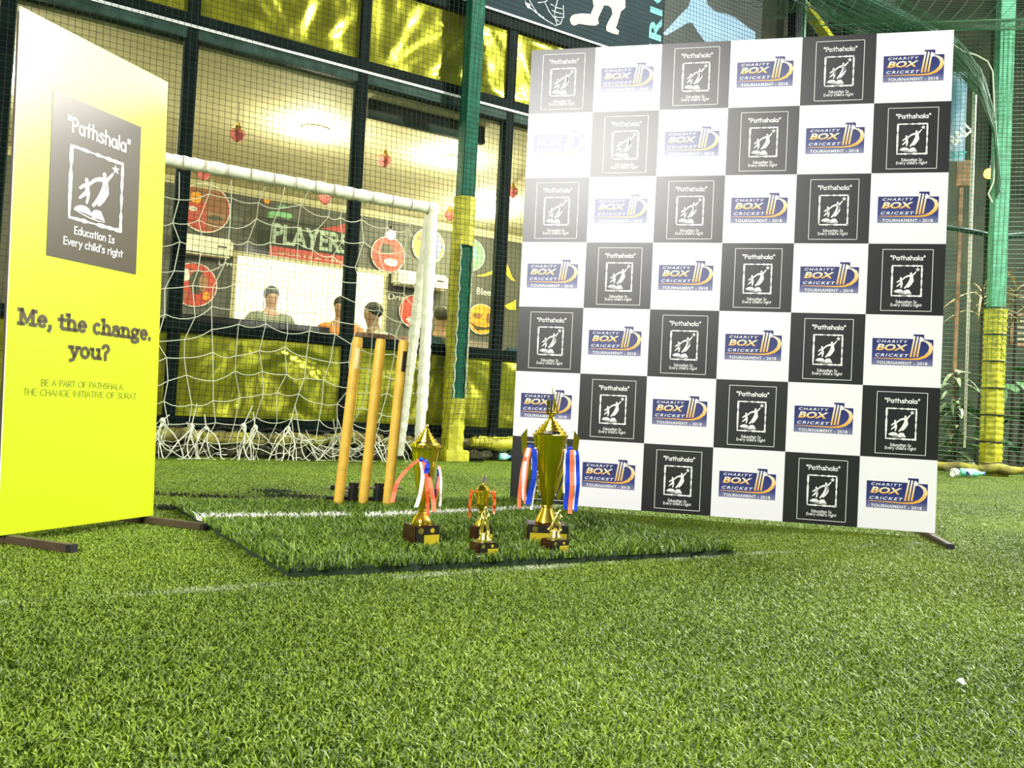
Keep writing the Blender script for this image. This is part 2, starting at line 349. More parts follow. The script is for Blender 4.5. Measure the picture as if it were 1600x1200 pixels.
def stroke_text(mb, font, txt, x0, x1, base, height, wd, y=0.0, mi=0, capunit=.74):
    tot = sum(font[c][0] for c in txt); sx = (x1 - x0) / tot; sz = height / capunit; x = x0
    for c in txt:
        for st in font[c][1]: mb.ribbon([(x + p[0] * sx, base + p[1] * sz) for p in st], wd, y, mi, ext=wd * .35)
        x += font[c][0] * sx
    return mb
def font_text(mb, txt, x0, x1, z0, z1, y=0.0, mi=0, shear=0.0, bold=0.0, space=1.0):
    cu = bpy.data.curves.new('t', 'FONT'); cu.body = txt; cu.size = 1; cu.shear = shear; cu.offset = bold; cu.space_character = space; cu.resolution_u = 3
    o = bpy.data.objects.new('t', cu); COL.objects.link(o)
    me = bpy.data.meshes.new_from_object(o.evaluated_get(bpy.context.evaluated_depsgraph_get()))
    vs = [v.co.copy() for v in me.vertices]; fs = [tuple(p.vertices) for p in me.polygons]
    bpy.data.objects.remove(o); bpy.data.curves.remove(cu); bpy.data.meshes.remove(me)
    a0 = min(v.x for v in vs); a1 = max(v.x for v in vs); b0 = min(v.y for v in vs); b1 = max(v.y for v in vs)
    mb.add([(x0 + (v.x - a0) / (a1 - a0) * (x1 - x0), y, z0 + (v.y - b0) / (b1 - b0) * (z1 - z0)) for v in vs], fs, mi)
    return mb
# the emblem: figures reaching for a star above an open book, inside a torn frame. (x0, ztop) .. (x1, zbottom) is the frame
def emblem_figure(mb, x0, zt, x1, zb, y=0.0, mi=0, seed=3):
    rd = random.Random(seed); W, H_ = x1 - x0, zt - zb
    def q(u, v): return (x0 + u * W, zt - v * H_)
    for a, b in (((0, 0), (1, 0)), ((1, 0), (1, 1)), ((1, 1), (0, 1)), ((0, 1), (0, 0))):
        n = 14; pts = []; wd = []
        for i in range(n + 1):
            t = i / n; pts.append(q(a[0] + (b[0] - a[0]) * t, a[1] + (b[1] - a[1]) * t)); wd.append(W * rd.uniform(.018, .075))
        mb.ribbon(pts, wd, y, mi, ext=W * .02)
    def rb(pts, wd): mb.ribbon([q(*p) for p in pts], [k * W for k in wd], y, mi)
    st = []
    for k in range(10):
        r = .085 if k % 2 == 0 else .035; a = math.radians(98 + 36 * k); st.append(q(.86 + r * math.cos(a), .12 - r * math.sin(a) * W / H_))
    mb.poly(st, y, mi)
    for cu, cv, r in ((.64, .26, .04), (.30, .42, .038)):
        mb.poly([(q(cu, cv)[0] + r * W * .9 * math.cos(t * math.pi / 8), q(cu, cv)[1] + r * W * 1.25 * math.sin(t * math.pi / 8)) for t in range(16)], y, mi)
    rb([(.81, .19), (.74, .27), (.66, .35)], [.035, .05, .07])
    rb([(.67, .33), (.56, .335), (.46, .37), (.36, .45), (.31, .49)], [.08, .07, .055, .05, .04])
    rb([(.66, .33), (.66, .45), (.58, .58), (.50, .68), (.43, .755)], [.10, .12, .09, .065, .05])
    rb([(.69, .36), (.69, .50), (.63, .62), (.57, .69), (.53, .72)], [.05, .10, .07, .06, .04])
    rb([(.33, .47), (.25, .50), (.17, .56)], [.05, .055, .04])
    rb([(.32, .48), (.315, .58), (.24, .64), (.17, .70)], [.07, .075, .055, .03])
    rb([(.33, .52), (.34, .60), (.33, .68), (.31, .745)], [.05, .06, .05, .035])
    mb.poly([q(*p) for p in ((.08, .86), (.14, .81), (.22, .785), (.30, .785), (.37, .81), (.40, .85), (.40, .90), (.30, .885), (.18, .88))], y, mi)
    mb.poly([q(*p) for p in ((.41, .85), (.47, .80), (.55, .79), (.60, .80), (.63, .85), (.68, .92), (.55, .915), (.44, .925), (.41, .90))], y, mi)
    rb([(.08, .87), (.22, .905), (.40, .935), (.55, .945), (.68, .935)], [.012, .016, .02, .016, .01])
    return mb
# ------------------------------------------------------------------ turf
MAT_Z = 0.028
def line_params(p, q): return (p[0], p[1]), math.atan2(q[1] - p[1], q[0] - p[0]), math.hypot(q[0] - p[0], q[1] - p[1])
CREASE_A, CREASE_B = gnd(300, 808, .035), gnd(905, 792, .035)
CHALK_A, CHALK_B = gnd(-60, 949), gnd(1440, 850)
def grass_mat(name, dark, light, tip, lines):
    m = bpy.data.materials.new(name); m.use_nodes = True; nt = m.node_tree; b = nt.nodes['Principled BSDF']; L = nt.links.new
    geo = nod(nt, 'ShaderNodeNewGeometry'); at = nod(nt, 'ShaderNodeAttribute', attribute_name='shade')
    n1 = nod(nt, 'ShaderNodeTexNoise'); n1.inputs['Scale'].default_value = 1.1; n1.inputs['Detail'].default_value = 5; L(geo.outputs['Position'], n1.inputs['Vector'])
    r1 = nod(nt, 'ShaderNodeValToRGB'); r1.color_ramp.elements[0].position = .32; r1.color_ramp.elements[1].position = .68
    r1.color_ramp.elements[0].color = (*dark, 1); r1.color_ramp.elements[1].color = (*light, 1)
    mixf = nod(nt, 'ShaderNodeMath', operation='MULTIPLY_ADD'); L(n1.outputs['Fac'], mixf.inputs[0]); mixf.inputs[1].default_value = .6
    m2 = nod(nt, 'ShaderNodeMath', operation='MULTIPLY'); L(at.outputs['Fac'], m2.inputs[0]); m2.inputs[1].default_value = .42; L(m2.outputs[0], mixf.inputs[2])
    L(mixf.outputs[0], r1.inputs[0]); cur = r1.outputs[0]
    n2 = nod(nt, 'ShaderNodeTexNoise'); n2.inputs['Scale'].default_value = 26; n2.inputs['Detail'].default_value = 3; L(geo.outputs['Position'], n2.inputs['Vector'])
    n3 = nod(nt, 'ShaderNodeTexNoise'); n3.inputs['Scale'].default_value = 3.2; n3.inputs['Detail'].default_value = 3; L(geo.outputs['Position'], n3.inputs['Vector'])
    for (A_, B_, half, amount, patchy, colr) in lines:
        (px, py), ang, ln = line_params(A_, B_)
        mp = nod(nt, 'ShaderNodeMapping', vector_type='TEXTURE'); mp.inputs['Location'].default_value = (px, py, 0); mp.inputs['Rotation'].default_value = (0, 0, ang)
        L(geo.outputs['Position'], mp.inputs[0]); sx = nod(nt, 'ShaderNodeSeparateXYZ'); L(mp.outputs[0], sx.inputs[0])
        ab = nod(nt, 'ShaderNodeMath', operation='ABSOLUTE'); L(sx.outputs['Y'], ab.inputs[0])
        mr = nod(nt, 'ShaderNodeMapRange'); L(ab.outputs[0], mr.inputs['Value']); mr.inputs['From Min'].default_value = half * .8; mr.inputs['From Max'].default_value = half * 1.2; mr.inputs['To Min'].default_value = 1; mr.inputs['To Max'].default_value = 0
        inx = nod(nt, 'ShaderNodeMath', operation='COMPARE'); L(sx.outputs['X'], inx.inputs[0]); inx.inputs[1].default_value = ln / 2; inx.inputs[2].default_value = ln / 2
        k1 = nod(nt, 'ShaderNodeMath', operation='MULTIPLY'); L(mr.outputs[0], k1.inputs[0]); L(inx.outputs[0], k1.inputs[1])
        pr = nod(nt, 'ShaderNodeMapRange'); L((n3 if patchy else n2).outputs['Fac'], pr.inputs['Value']); pr.inputs['From Min'].default_value = .52 if patchy else .25; pr.inputs['From Max'].default_value = .70 if patchy else .4
        pr.inputs['To Min'].default_value = .05 if patchy else .75
        k2 = nod(nt, 'ShaderNodeMath', operation='MULTIPLY'); L(k1.outputs[0], k2.inputs[0]); L(pr.outputs[0], k2.inputs[1])
        k3 = nod(nt, 'ShaderNodeMath', operation='MULTIPLY'); L(k2.outputs[0], k3.inputs[0]); k3.inputs[1].default_value = amount
        mx = nod(nt, 'ShaderNodeMix', data_type='RGBA'); L(k3.outputs[0], mx.inputs['Factor']); L(cur, mx.inputs['A']); mx.inputs['B'].default_value = (*colr, 1); cur = mx.outputs['Result']
    L(cur, b.inputs['Base Color']); b.inputs['Roughness'].default_value = .5; b.inputs['Specular IOR Level'].default_value = .35
    MATS[name] = m
grass_mat('turf_ground', (0.040, 0.085, 0.008), (0.085, 0.17, 0.014), None, [(CHALK_A, CHALK_B, .024, .5, True, (.5, .55, .42))])
grass_mat('turf_blade', (0.046, 0.090, 0.005), (0.205, 0.305, 0.017), None, [(CHALK_A, CHALK_B, .024, .48, True, (.62, .68, .52))])
gap0, gap1 = gnd(548, 806, .035), gnd(572, 807, .035)
grass_mat('mat_blade', (0.030, 0.075, 0.005), (0.165, 0.27, 0.020), None, [(CREASE_A, gap0, .027, 1.0, False, (.80, .82, .74)), (gap1, CREASE_B, .027, 1.0, False, (.80, .82, .74))])
mat('mat_backing', (0.012, 0.030, 0.008), rough=.9)
def blade_mesh(name, sx, sy, count, h, wd, lean, material, seed, inside=None):
    r = np.random.default_rng(seed)
    px = r.uniform(-sx / 2, sx / 2, count); py = r.uniform(-sy / 2, sy / 2, count)
    if inside is not None:
        k = inside(px, py); px, py = px[k], py[k]; count = len(px)
    a = r.uniform(0, 2 * math.pi, count); hh = h * r.uniform(.55, 1.15, count); le = lean * r.uniform(.2, 1.3, count) * hh; ww = wd * r.uniform(.7, 1.3, count)
    b2 = a + r.uniform(-1.2, 1.2, count) + math.pi / 2
    dx, dy = np.cos(a), np.sin(a); qx, qy = np.cos(b2), np.sin(b2); Z = np.zeros(count)
    V = np.stack([np.stack([px - qx * ww / 2, py - qy * ww / 2, Z], 1), np.stack([px + qx * ww / 2, py + qy * ww / 2, Z], 1),
                  np.stack([px + dx * le * .35 + qx * ww * .42, py + dy * le * .35 + qy * ww * .42, hh * .62], 1), np.stack([px + dx * le * .35 - qx * ww * .42, py + dy * le * .35 - qy * ww * .42, hh * .62], 1),
                  np.stack([px + dx * le, py + dy * le, hh * r.uniform(.75, 1.0, count)], 1)], 1).reshape(-1, 3)
    base = (np.arange(count) * 5)[:, None]
    loops = np.concatenate([base + np.array([[0, 1, 2, 3]]), base + np.array([[3, 2, 4]])], 1).ravel()
    me = bpy.data.meshes.new(name); me.vertices.add(len(V)); me.vertices.foreach_set('co', V.ravel())
    me.loops.add(len(loops)); me.loops.foreach_set('vertex_index', loops); me.polygons.add(2 * count)
    ls = np.stack([np.arange(count) * 7, np.arange(count) * 7 + 4], 1).ravel(); me.polygons.foreach_set('loop_start', ls)
    me.update(calc_edges=True); me.validate()
    sh = np.repeat(r.uniform(0, 1, count), 5); at = me.attributes.new('shade', 'FLOAT', 'POINT'); at.data.foreach_set('value', sh)
    me.materials.append(M(material)); return me
def instanced_pile(name, pts, meshes, parent, seed):
    """one stuff object: a patch of blades set on each grid point, turned by quarter turns"""
    src = bpy.data.collections.new(name + '_patches')
    for i, me in enumerate(meshes): src.objects.link(bpy.data.objects.new('patch', me))
    me = bpy.data.meshes.new(name); me.from_pydata([tuple(p) for p in pts], [], []); o = link(name, me, parent)
    g = bpy.data.node_groups.new(name, 'GeometryNodeTree'); g.is_modifier = True
    g.interface.new_socket('Geometry', in_out='INPUT', socket_type='NodeSocketGeometry'); g.interface.new_socket('Geometry', in_out='OUTPUT', socket_type='NodeSocketGeometry')
    ni = g.nodes.new('NodeGroupInput'); no = g.nodes.new('NodeGroupOutput'); ip = g.nodes.new('GeometryNodeInstanceOnPoints'); ci = g.nodes.new('GeometryNodeCollectionInfo')
    ci.inputs['Collection'].default_value = src; ci.inputs['Separate Children'].default_value = True; ci.inputs['Reset Children'].default_value = True
    rv = g.nodes.new('FunctionNodeRandomValue'); rv.data_type = 'INT'; rv.inputs[4].default_value = 0; rv.inputs[5].default_value = 3; rv.inputs['Seed'].default_value = seed
    mu = g.nodes.new('ShaderNodeMath'); mu.operation = 'MULTIPLY'; mu.inputs[1].default_value = math.pi / 2; cx = g.nodes.new('ShaderNodeCombineXYZ')
    ri = g.nodes.new('FunctionNodeRandomValue'); ri.data_type = 'INT'; ri.inputs[4].default_value = 0; ri.inputs[5].default_value = len(meshes) - 1; ri.inputs['Seed'].default_value = seed + 5
    L = g.links.new
    L(ni.outputs[0], ip.inputs['Points']); L(ci.outputs[0], ip.inputs['Instance']); ip.inputs['Pick Instance'].default_value = True
    L(ri.outputs[2], ip.inputs['Instance Index']); L(rv.outputs[2], mu.inputs[0]); L(mu.outputs[0], cx.inputs['Z']); L(cx.outputs[0], ip.inputs['Rotation']); L(ip.outputs[0], no.inputs[0])
    md = o.modifiers.new('pile', 'NODES'); md.node_group = g
    o['kind'] = 'stuff'; return o
floor = part('floor', MB().add([(-9, -9, 0), (16, -9, 0), (16, 13.5, 0), (-9, 13.5, 0)], [(0, 1, 2, 3)]), 'turf_ground')
tag(floor, 'green artificial turf playing floor', 'floor', kind='structure')
PS = .4
turf_meshes = [blade_mesh('turf_patch', PS, PS, 11000, .0100, .0030, 1.2, 'turf_blade', 11 + i) for i in range(3)]
pts = []
for ix in range(-16, 32):
    for iy in range(1, 27):
        x, y = ix * PS, iy * PS + .2
        if abs(x) > y * .72 + 1.2: continue
        if (np.array([x, y, 0]) - FAC.o) @ FAC.y > -.15: continue
        pts.append((x, y, 0.0))
tf = instanced_pile('turf_blades', pts, turf_meshes, floor, 3)
# thicker mat laid over the crease
MA, MBp, MD = gnd(447, 908), gnd(1150, 870), gnd(268, 798)
MC = MBp + (MD - MA) * 1.02
mcx = (MA + MBp + MC + MD) / 4
mroot = thing('grass_mat', 'thicker dark green artificial grass mat under the trophies with a white crease line', 'grass mat', tuple(mcx))
quad = [tuple((p - mcx)[:2]) for p in (MA, MBp, MC, MD)]
def rough_edge(quad, n=40, amp=.008, seed=1):
    rd = random.Random(seed); out = []
    for i in range(4):
        a, b = quad[i], quad[(i + 1) % 4]
        for k in range(n): t = k / n; out.append((a[0] + (b[0] - a[0]) * t + rd.uniform(-amp, amp), a[1] + (b[1] - a[1]) * t + rd.uniform(-amp, amp)))
    return out
ol = rough_edge([(x_ * .985, y_ * .985) for x_, y_ in quad]); nq = len(ol)
mbk = MB().add([(p[0], p[1], 0) for p in ol] + [(p[0], p[1], MAT_Z) for p in ol], [tuple(range(nq, 2 * nq))] + [(i, (i + 1) % nq, nq + (i + 1) % nq, nq + i) for i in range(nq)])
part('backing', mbk, 'mat_backing', mroot)
def in_quad(x, y):
    k = np.ones(len(x), bool)
    for i in range(4):
        a, b = quad[i], quad[(i + 1) % 4]; k &= ((b[0] - a[0]) * (y - a[1]) - (b[1] - a[1]) * (x - a[0])) > -.004
    return k
qa = np.array(quad); ex, ey = np.ptp(qa[:, 0]), np.ptp(qa[:, 1]); oc = (qa.max(0) + qa.min(0)) / 2
pm = blade_mesh('pile', ex, ey, int(ex * ey * 21000), .030, .0038, .9, 'mat_blade', 77, inside=lambda x, y: in_quad(x + oc[0], y + oc[1]))
tag(link('pile', pm, mroot, loc=(oc[0], oc[1], MAT_Z - .004)), kind='stuff')
# loose dark rubber crumbs behind the mat, plus crumbs painting its corner shadow
cr = MB(); rd = random.Random(5)
for (cx_, cy_, n_, sx_, sy_) in ((430, 771, 60, .10, .05), (520, 786, 260, .26, .13), (470, 779, 90, .2, .05), (300, 778, 70, .25, .04), (590, 800, 140, .2, .07), (660, 812, 60, .2, .03), (262, 797, 60, .06, .05)):  # last cluster: shadow at the mat's back left corner, built from dark crumbs
    c = gnd(cx_, cy_)
    for _ in range(int(n_ * 1.6)):
        x, y = c[0] + rd.gauss(0, sx_ * .5), c[1] + rd.gauss(0, sy_ * .5); s_ = rd.uniform(.003, .0065); z = .008 + rd.uniform(0, .012)
        cr.add([(x + s_, y, z), (x, y + s_, z), (x - s_, y, z), (x, y - s_, z), (x, y, z + s_ * .7), (x, y, z - .012)], [(0, 1, 4), (1, 2, 4), (2, 3, 4), (3, 0, 4), (1, 0, 5), (2, 1, 5), (3, 2, 5), (0, 3, 5)])
tag(part('rubber_crumbs_and_shadow', cr, 'soil'), 'scattered dark rubber crumbs on the turf around the wicket', 'rubber crumbs', kind='stuff')
# ------------------------------------------------------------------ checkered backdrop
th = -.2287; CW, CHT = 1.0028 * U, U
Bt = np.array([.0414, 12.7976, 5.5921]) * U + [0, 0, CAM_H]
dwn = np.array([0, 0, -1.]) * math.cos(-.0088) + np.array([math.sin(th), -math.cos(th), 0]) * math.sin(-.0088)
Bb = Bt + dwn * 7 * CHT
back = thing('press_backdrop', 'large black and white checkered backdrop printed with two repeated logos', 'backdrop', tuple(Bb), th, rx=.0088)
sh = MB(); WD, HT = 6 * CW, 7 * CHT
for c in range(6):
    for r in range(7):
        x0, z1 = c * CW, HT - r * CHT
        sh.rect(x0, z1 - CHT, x0 + CW, z1, 0, 1 if (c + r) % 2 == 0 else 0)
sh.add([(0, .003, 0), (WD, .003, 0), (WD, .003, HT), (0, .003, HT)], [(3, 2, 1, 0)], 0)
sh.add([(0, 0, 0), (0, .003, 0), (0, .003, HT), (0, 0, HT), (WD, 0, 0), (WD, .003, 0), (WD, .003, HT), (WD, 0, HT)], [(0, 3, 2, 1), (4, 5, 6, 7), (3, 7, 6, 2), (0, 1, 5, 4)], 0)
part('printed_sheet', sh, ['flex_white', 'flex_black'], back)
em = MB(); e = lambda u: u * CW
def zz(v): return -v * CHT
x0, x1, t0, t1, lw = e(.192), e(.842), zz(.081), zz(.942), .0022
for a, b in (((x0, t0), (x1, t0)), ((x1, t0), (x1, t1)), ((x1, t1), (x0, t1)), ((x0, t1), (x0, t0))): em.ribbon([a, b], lw, 0, 0, ext=lw / 2)
stroke_text(em, G, '"Pathshala"', e(.292), e(.752), zz(.229), .058 * CHT, .0036)
emblem_figure(em, e(.324), zz(.31), e(.706), zz(.732))
stroke_text(em, G, 'Education Is', e(.385), e(.655), zz(.834), .036 * CHT, .0019)
stroke_text(em, G, "Every child's right", e(.318), e(.722), zz(.878), .036 * CHT, .0019)
em_me = em.mesh('printed_emblem', ['flex_print_white'])
lg = MB()
nx0, nx1 = e(.632), e(.768)
lg.poly([(e(.101), zz(.706)), (e(.888), zz(.706)), (e(.888), zz(.336)), (nx1, zz(.336)), (nx1, zz(.267)), (nx0, zz(.267)), (nx0, zz(.333)), (e(.101), zz(.333))], 0, 0)
Y1 = -.0004
font_text(lg, 'CHARITY', e(.160), e(.562), zz(.392), zz(.356), Y1, 1, shear=.25, bold=.018, space=1.35)
font_text(lg, 'BOX', e(.152), e(.562), zz(.503), zz(.412), Y1, 2, shear=.25, bold=.035)
font_text(lg, 'CRICKET', e(.144), e(.578), zz(.588), zz(.547), Y1, 1, shear=.25, bold=.015, space=1.3)
font_text(lg, 'TOURNAMENT - 2018', e(.166), e(.820), zz(.694), zz(.652), Y1, 1, bold=.018, space=1.08)
for k in range(3):
    lg.ribbon([(e(.648 + .040 * k), zz(.292 + .004 * k)), (e(.603 + .042 * k), zz(.588 - .004 * k))], [.0066, .0072], Y1, 3)
lg.disc(e(.735), zz(.338), .0088, Y1 - .0003, 1, 18)
cres = [(e(.752), zz(.352)), (e(.80), zz(.366)), (e(.845), zz(.40)), (e(.864), zz(.455)), (e(.842), zz(.52)), (e(.79), zz(.573)), (e(.71), zz(.607)), (e(.60), zz(.617)), (e(.40), zz(.614)), (e(.125), zz(.612))]
lg.ribbon(cres, [k * CW for k in (.012, .025, .042, .052, .048, .040, .026, .018, .012, .006)], Y1, 3)
lg_me = lg.mesh('printed_logo', ['ink_navy', 'flex_print_white', 'ink_gold_box', 'ink_gold_tall'])
for c in range(6):
    for r in range(7):
        blk = (c + r) % 2 == 0
        link('printed_emblem' if blk else 'printed_logo', em_me if blk else lg_me, back, loc=(c * CW, -.0012, HT - r * CHT))
fr = MB()
for a, b in (((.02, .02, .02), (.02, .02, HT - .02)), ((WD - .02, .02, .02), (WD - .02, .02, HT - .02)), ((.02, .02, HT - .02), (WD - .02, .02, HT - .02)), ((.02, .02, HT / 2), (WD - .02, .02, HT / 2)), ((.02, .02, .02), (WD - .02, .02, .02))): fr.tube([a, b], .0125, 4)
part('pipe_frame', fr, 'pipe_brown', back)
for xx, y0_, y1_ in ((.02, -.21, .22), (WD - .02, -.30, .22)):
    f = part('foot', MB().box((xx - .013, y0_, -.026), (xx + .013, y1_, .0), 0, .003), 'pipe_brown', back)
    part('end_cap', MB().box((xx - .0135, y0_ - .012, -.0265), (xx + .0135, y0_ + .002, .0005), 0, .002), 'rubber_black', f)
# ------------------------------------------------------------------ yellow standee
an, kb, lnb = 1.2017, .795, .0377
At = np.array([-6.0416, 9.7257, 4.4665]) * U * kb + [0, 0, CAM_H]; BW, BH = 2.3465 * U * kb, 6.2327 * U * kb
dn = np.array([0, 0, -1.]) * math.cos(lnb) + np.array([math.sin(an), -math.cos(an), 0]) * math.sin(lnb)
Ab = At + dn * BH
ban = thing('banner_stand', 'tall bright yellow banner stand with a dark emblem panel and slogan', 'banner', tuple(Ab), an, rx=-lnb)
mbp = MB().rect(0, 0, BW, BH, 0, 0)
mbp.add([(0, .004, 0), (BW, .004, 0), (BW, .004, BH), (0, .004, BH), (0, 0, 0), (BW, 0, 0), (BW, 0, BH), (0, 0, BH)], [(3, 2, 1, 0), (0, 4, 7, 3), (1, 2, 6, 5), (3, 7, 6, 2), (0, 1, 5, 4)], 1)
part('printed_sheet', mbp, ['flex_yellow', 'flex_edge'], ban)
def bz(v): return BH - v
pp = MB().rect(.115, bz(.698), .455, bz(.198), -.0010, 0)
pan_o = part('printed_panel', pp, 'flex_brown', ban)
pe = MB()
stroke_text(pe, G, '"Pathshala"', .168, .415, bz(.302), .042, .0062, -.0016)
emblem_figure(pe, .187, bz(.346), .383, bz(.567), -.0016)
stroke_text(pe, G, 'Education Is', .207, .362, bz(.613), .022, .0034, -.0016)
stroke_text(pe, G, "Every child's right", .170, .398, bz(.652), .022, .0034, -.0016)
part('printed_emblem', pe, 'flex_print_white', pan_o)
_unit = (.534 - .033) / sum(S[c][0] for c in 'Me, the change.'); _x = .033
for wd_ in ('Me,', 'the', 'change.'):
    _w = sum(S[c][0] for c in wd_) * _unit; part('printed_word', stroke_text(MB(), S, wd_, _x, _x + _w, bz(.912), .046, .0108, -.0010, capunit=.72), 'print_brown', ban); _x += _w + S[' '][0] * _unit
part('printed_word', stroke_text(MB(), S, 'you?', .207, .362, bz(.992), .046, .0108, -.0010, capunit=.72), 'print_brown', ban)
pt = MB()
stroke_text(pt, K, 'BE A PART OF PATHSHALA,', .115, .424, bz(1.085), .0185, .0016, -.0010, capunit=.72)
stroke_text(pt, K, 'THE CHANGE INITIATIVE OF SURAT.', .058, .482, bz(1.114), .0185, .0016, -.0010, capunit=.72)
part('printed_small_text', pt, 'print_olive', ban)
fr = MB()
for a, b in (((.015, .018, 0), (.015, .018, BH - .01)), ((BW - .015, .018, 0), (BW - .015, .018, BH - .01)), ((.015, .018, BH - .015), (BW - .015, .018, BH - .015)), ((.015, .018, BH / 2), (BW - .015, .018, BH / 2)), ((.015, .018, .012), (BW - .015, .018, .012))): fr.tube([a, b], .011, 4)
part('pipe_frame', fr, 'pipe_brown', ban)
bzf = -Ab[2] / math.cos(lnb)
for xx in (.035, BW - .02):
    f = part('foot', MB().box((xx - .013, -.235, bzf + .004), (xx + .013, .22, bzf + .028), 0, .003), 'pipe_brown', ban, rot=(lnb, 0, 0))
    part('end_cap', MB().box((xx - .0135, -.247, bzf + .0035), (xx + .0135, -.233, bzf + .0285), 0, .002), 'rubber_black', f)
    part('upright_socket', MB().box((xx - .010, .008, bzf + .02), (xx + .010, .028, .02)), 'pipe_brown', ban)
# ------------------------------------------------------------------ cafe front (glazed wall with foil panels)
fa = FAC.a
MUL = [-3.93, -2.81, -1.535, -.185, 1.14, 2.45, 3.72]
wb = structure('wall_back', 'dark green framed cafe front behind the turf with gold foil panels', tuple(FAC.o), fa)
for i, s_ in enumerate(MUL):
    part('mullion', MB().box((s_ - .042, -.05, .2), (s_ + .042, .06, 4.6), 0, .006), 'frame_dark', wb)
S0, S1 = -4.9, 3.85
part('plinth', MB().box((S0, .0, 0), (S1, .25, .20)), 'soil', wb)
part('bottom_rail', MB().box((S0, -.03, .20), (S1, .05, .29), 0, .005), 'frame_dark', wb)
part('sill_rail', MB().box((S0, -.06, .88), (S1, .10, .965), 0, .008), 'frame_dark', wb)
part('transom_rail', MB().box((S0, -.045, 2.965), (S1, .05, 3.045), 0, .004), 'frame_green', wb)
part('transom_strip', MB().box((S0, -.055, 3.045), (S1, .05, 3.065)), 'strip_white', wb)
part('transom_beam', MB().box((S0, -.06, 3.065), (S1, .06, 3.145), 0, .004), 'frame_dark', wb)
part('top_beam', MB().box((S0, -.06, 3.765), (S1, .06, 3.875), 0, .004), 'frame_dark', wb)
rd = random.Random(12); st_me = []
for k in range(6):
    bm = bmesh.new(); bmesh.ops.create_icosphere(bm, subdivisions=1, radius=1)
    for v in bm.verts: v.co = Vector((v.co.x * .075, v.co.y * .04, v.co.z * .055)) * rd.uniform(.8, 1.2)
    me = bpy.data.meshes.new('stone'); bm.to_mesh(me); bm.free(); me.materials.append(M('stone')); st_me.append(me)
x = -3.6
while x < .3:
    for z in (.055, .15):
        o = link('stone', rd.choice(st_me), wb, loc=(x + rd.uniform(-.02, .02) + (.06 if z > .1 else 0), -.005, z), rot=(rd.uniform(-.3, .3), rd.uniform(-.2, .2), rd.uniform(-.2, .2)))
    x += .135
def foil_panel(s0, s1, z0, z1, seed, amp=.03):
    r = np.random.default_rng(seed); nx, nz = 34, 26; W, H_ = s1 - s0, z1 - z0
    fans = [(r.uniform(0, 1), r.choice([-.1, 1.1]), r.uniform(5, 10), r.uniform(0, 6)) for _ in range(3)]
    vs = []
    for j in range(nz + 1):
        for i in range(nx + 1):
            u, v = i / nx, j / nz; y = 0
            for cu, cv, fq, ph in fans:
                a = math.atan2(v - cv, (u - cu) * W / H_); d = math.hypot((u - cu) * W / H_, v - cv); y += math.sin(a * fq + ph) * min(1, d) * .5 + .25 * math.sin(a * fq * 2.3 + ph * 2)
            y += .25 * math.sin(u * 22 + ph) * (1 if v > .8 or v < .15 else .2)
            e_ = min(u, 1 - u, v, 1 - v) * 8
            vs.append((s0 + u * W, -.02 + amp * y * min(1, e_) * .6, z0 + v * H_))
    mb = MB().add(vs, [(j * (nx + 1) + i, j * (nx + 1) + i + 1, (j + 1) * (nx + 1) + i + 1, (j + 1) * (nx + 1) + i) for j in range(nz) for i in range(nx)])
    part('foil_panel', mb, 'foil', wb, smooth=True)
for i in range(len(MUL) - 1):
    a, b = MUL[i] + .042, MUL[i + 1] - .042
    foil_panel(a, b, 3.145, 3.765, 40 + i, .035); foil_panel(a, b, .29, .88, 60 + i, .03)
    wn = structure('window_%d' % (i + 1), 'clear glass window bay of the cafe front', tuple(FAC.w((a + b) / 2, 0, .965)), fa, 'window'); W_ = (b - a) / 2
    part('pane', MB().box((-W_, .006, 0), (W_, .012, 2.0)), 'pane_glass', wn)
    part('bead', MB().box((-W_, -.01, 0), (-W_ + .008, .03, 2.0)).box((W_ - .008, -.01, 0), (W_, .03, 2.0)), 'frame_green', wn)
# ------------------------------------------------------------------ fascia banners above the glass
def px_poly(fr_, pts, y): return [fr_.hit(p[0], p[1], y) for p in pts]
fs0, fs1 = FAC.hit(640, -40, -.07)[0], FAC.hit(1036, 40, -.07)[0]
fas = thing('fascia_banner', 'dark teal fascia banner with helmet sketch and cream batsman legs', 'banner', tuple(FAC.w(0, -.07, 0)), fa)
part('printed_sheet', MB().box((fs0, 0, 3.88), (fs1, .004, 5.3)), 'fascia_dark', fas)
part('edge_strip', MB().box((fs0, -.004, 3.865), (fs1, .004, 3.882)), 'strip_white', fas)
legs = [(925, -6), (928, 10), (923, 22), (912, 21), (899, 22), (893, 25), (890, 31), (893, 38), (897, 40), (905, 37), (918, 39), (931, 40), (936, 36), (934, 30), (940, 16), (944, 8), (951, 9), (956, 14), (957, 22), (951, 33), (947, 42), (948, 48), (957, 52), (966, 54), (967, 48), (962, 44), (966, 33), (970, 18), (977, 12), (977, 2), (975, -6)]
part('printed_batsman', MB().poly(px_poly(FAC, legs, -.0725), -.0025 + .0), 'fascia_cream', fas)
hm = MB()
for st in ([(819, -4), (823, 8), (831, 14), (838, 20), (850, 27)], [(827, 0), (834, 12), (842, 24), (856, 33), (868, 40), (876, 37), (880, 26)], [(852, 5), (858, 18), (866, 28), (874, 34)], [(860, 6), (870, 12), (880, 14)], [(862, 16), (872, 20), (881, 22)], [(866, 26), (880, 28)], [(880, 8), (881, 28)], [(872, -4), (866, 22), (870, 38)], [(840, 4), (852, 3), (858, -3)]):
    hm.ribbon(px_poly(FAC, st, -.0725), .007, -.0025)
hm.poly(px_poly(FAC, [(820, 4), (828, 6), (829, 14), (824, 12)], -.0725), -.0028)
part('printed_helmet', hm, 'fascia_line', fas)
s_l = FAC.hit(1024, 40, -.0725)[0]
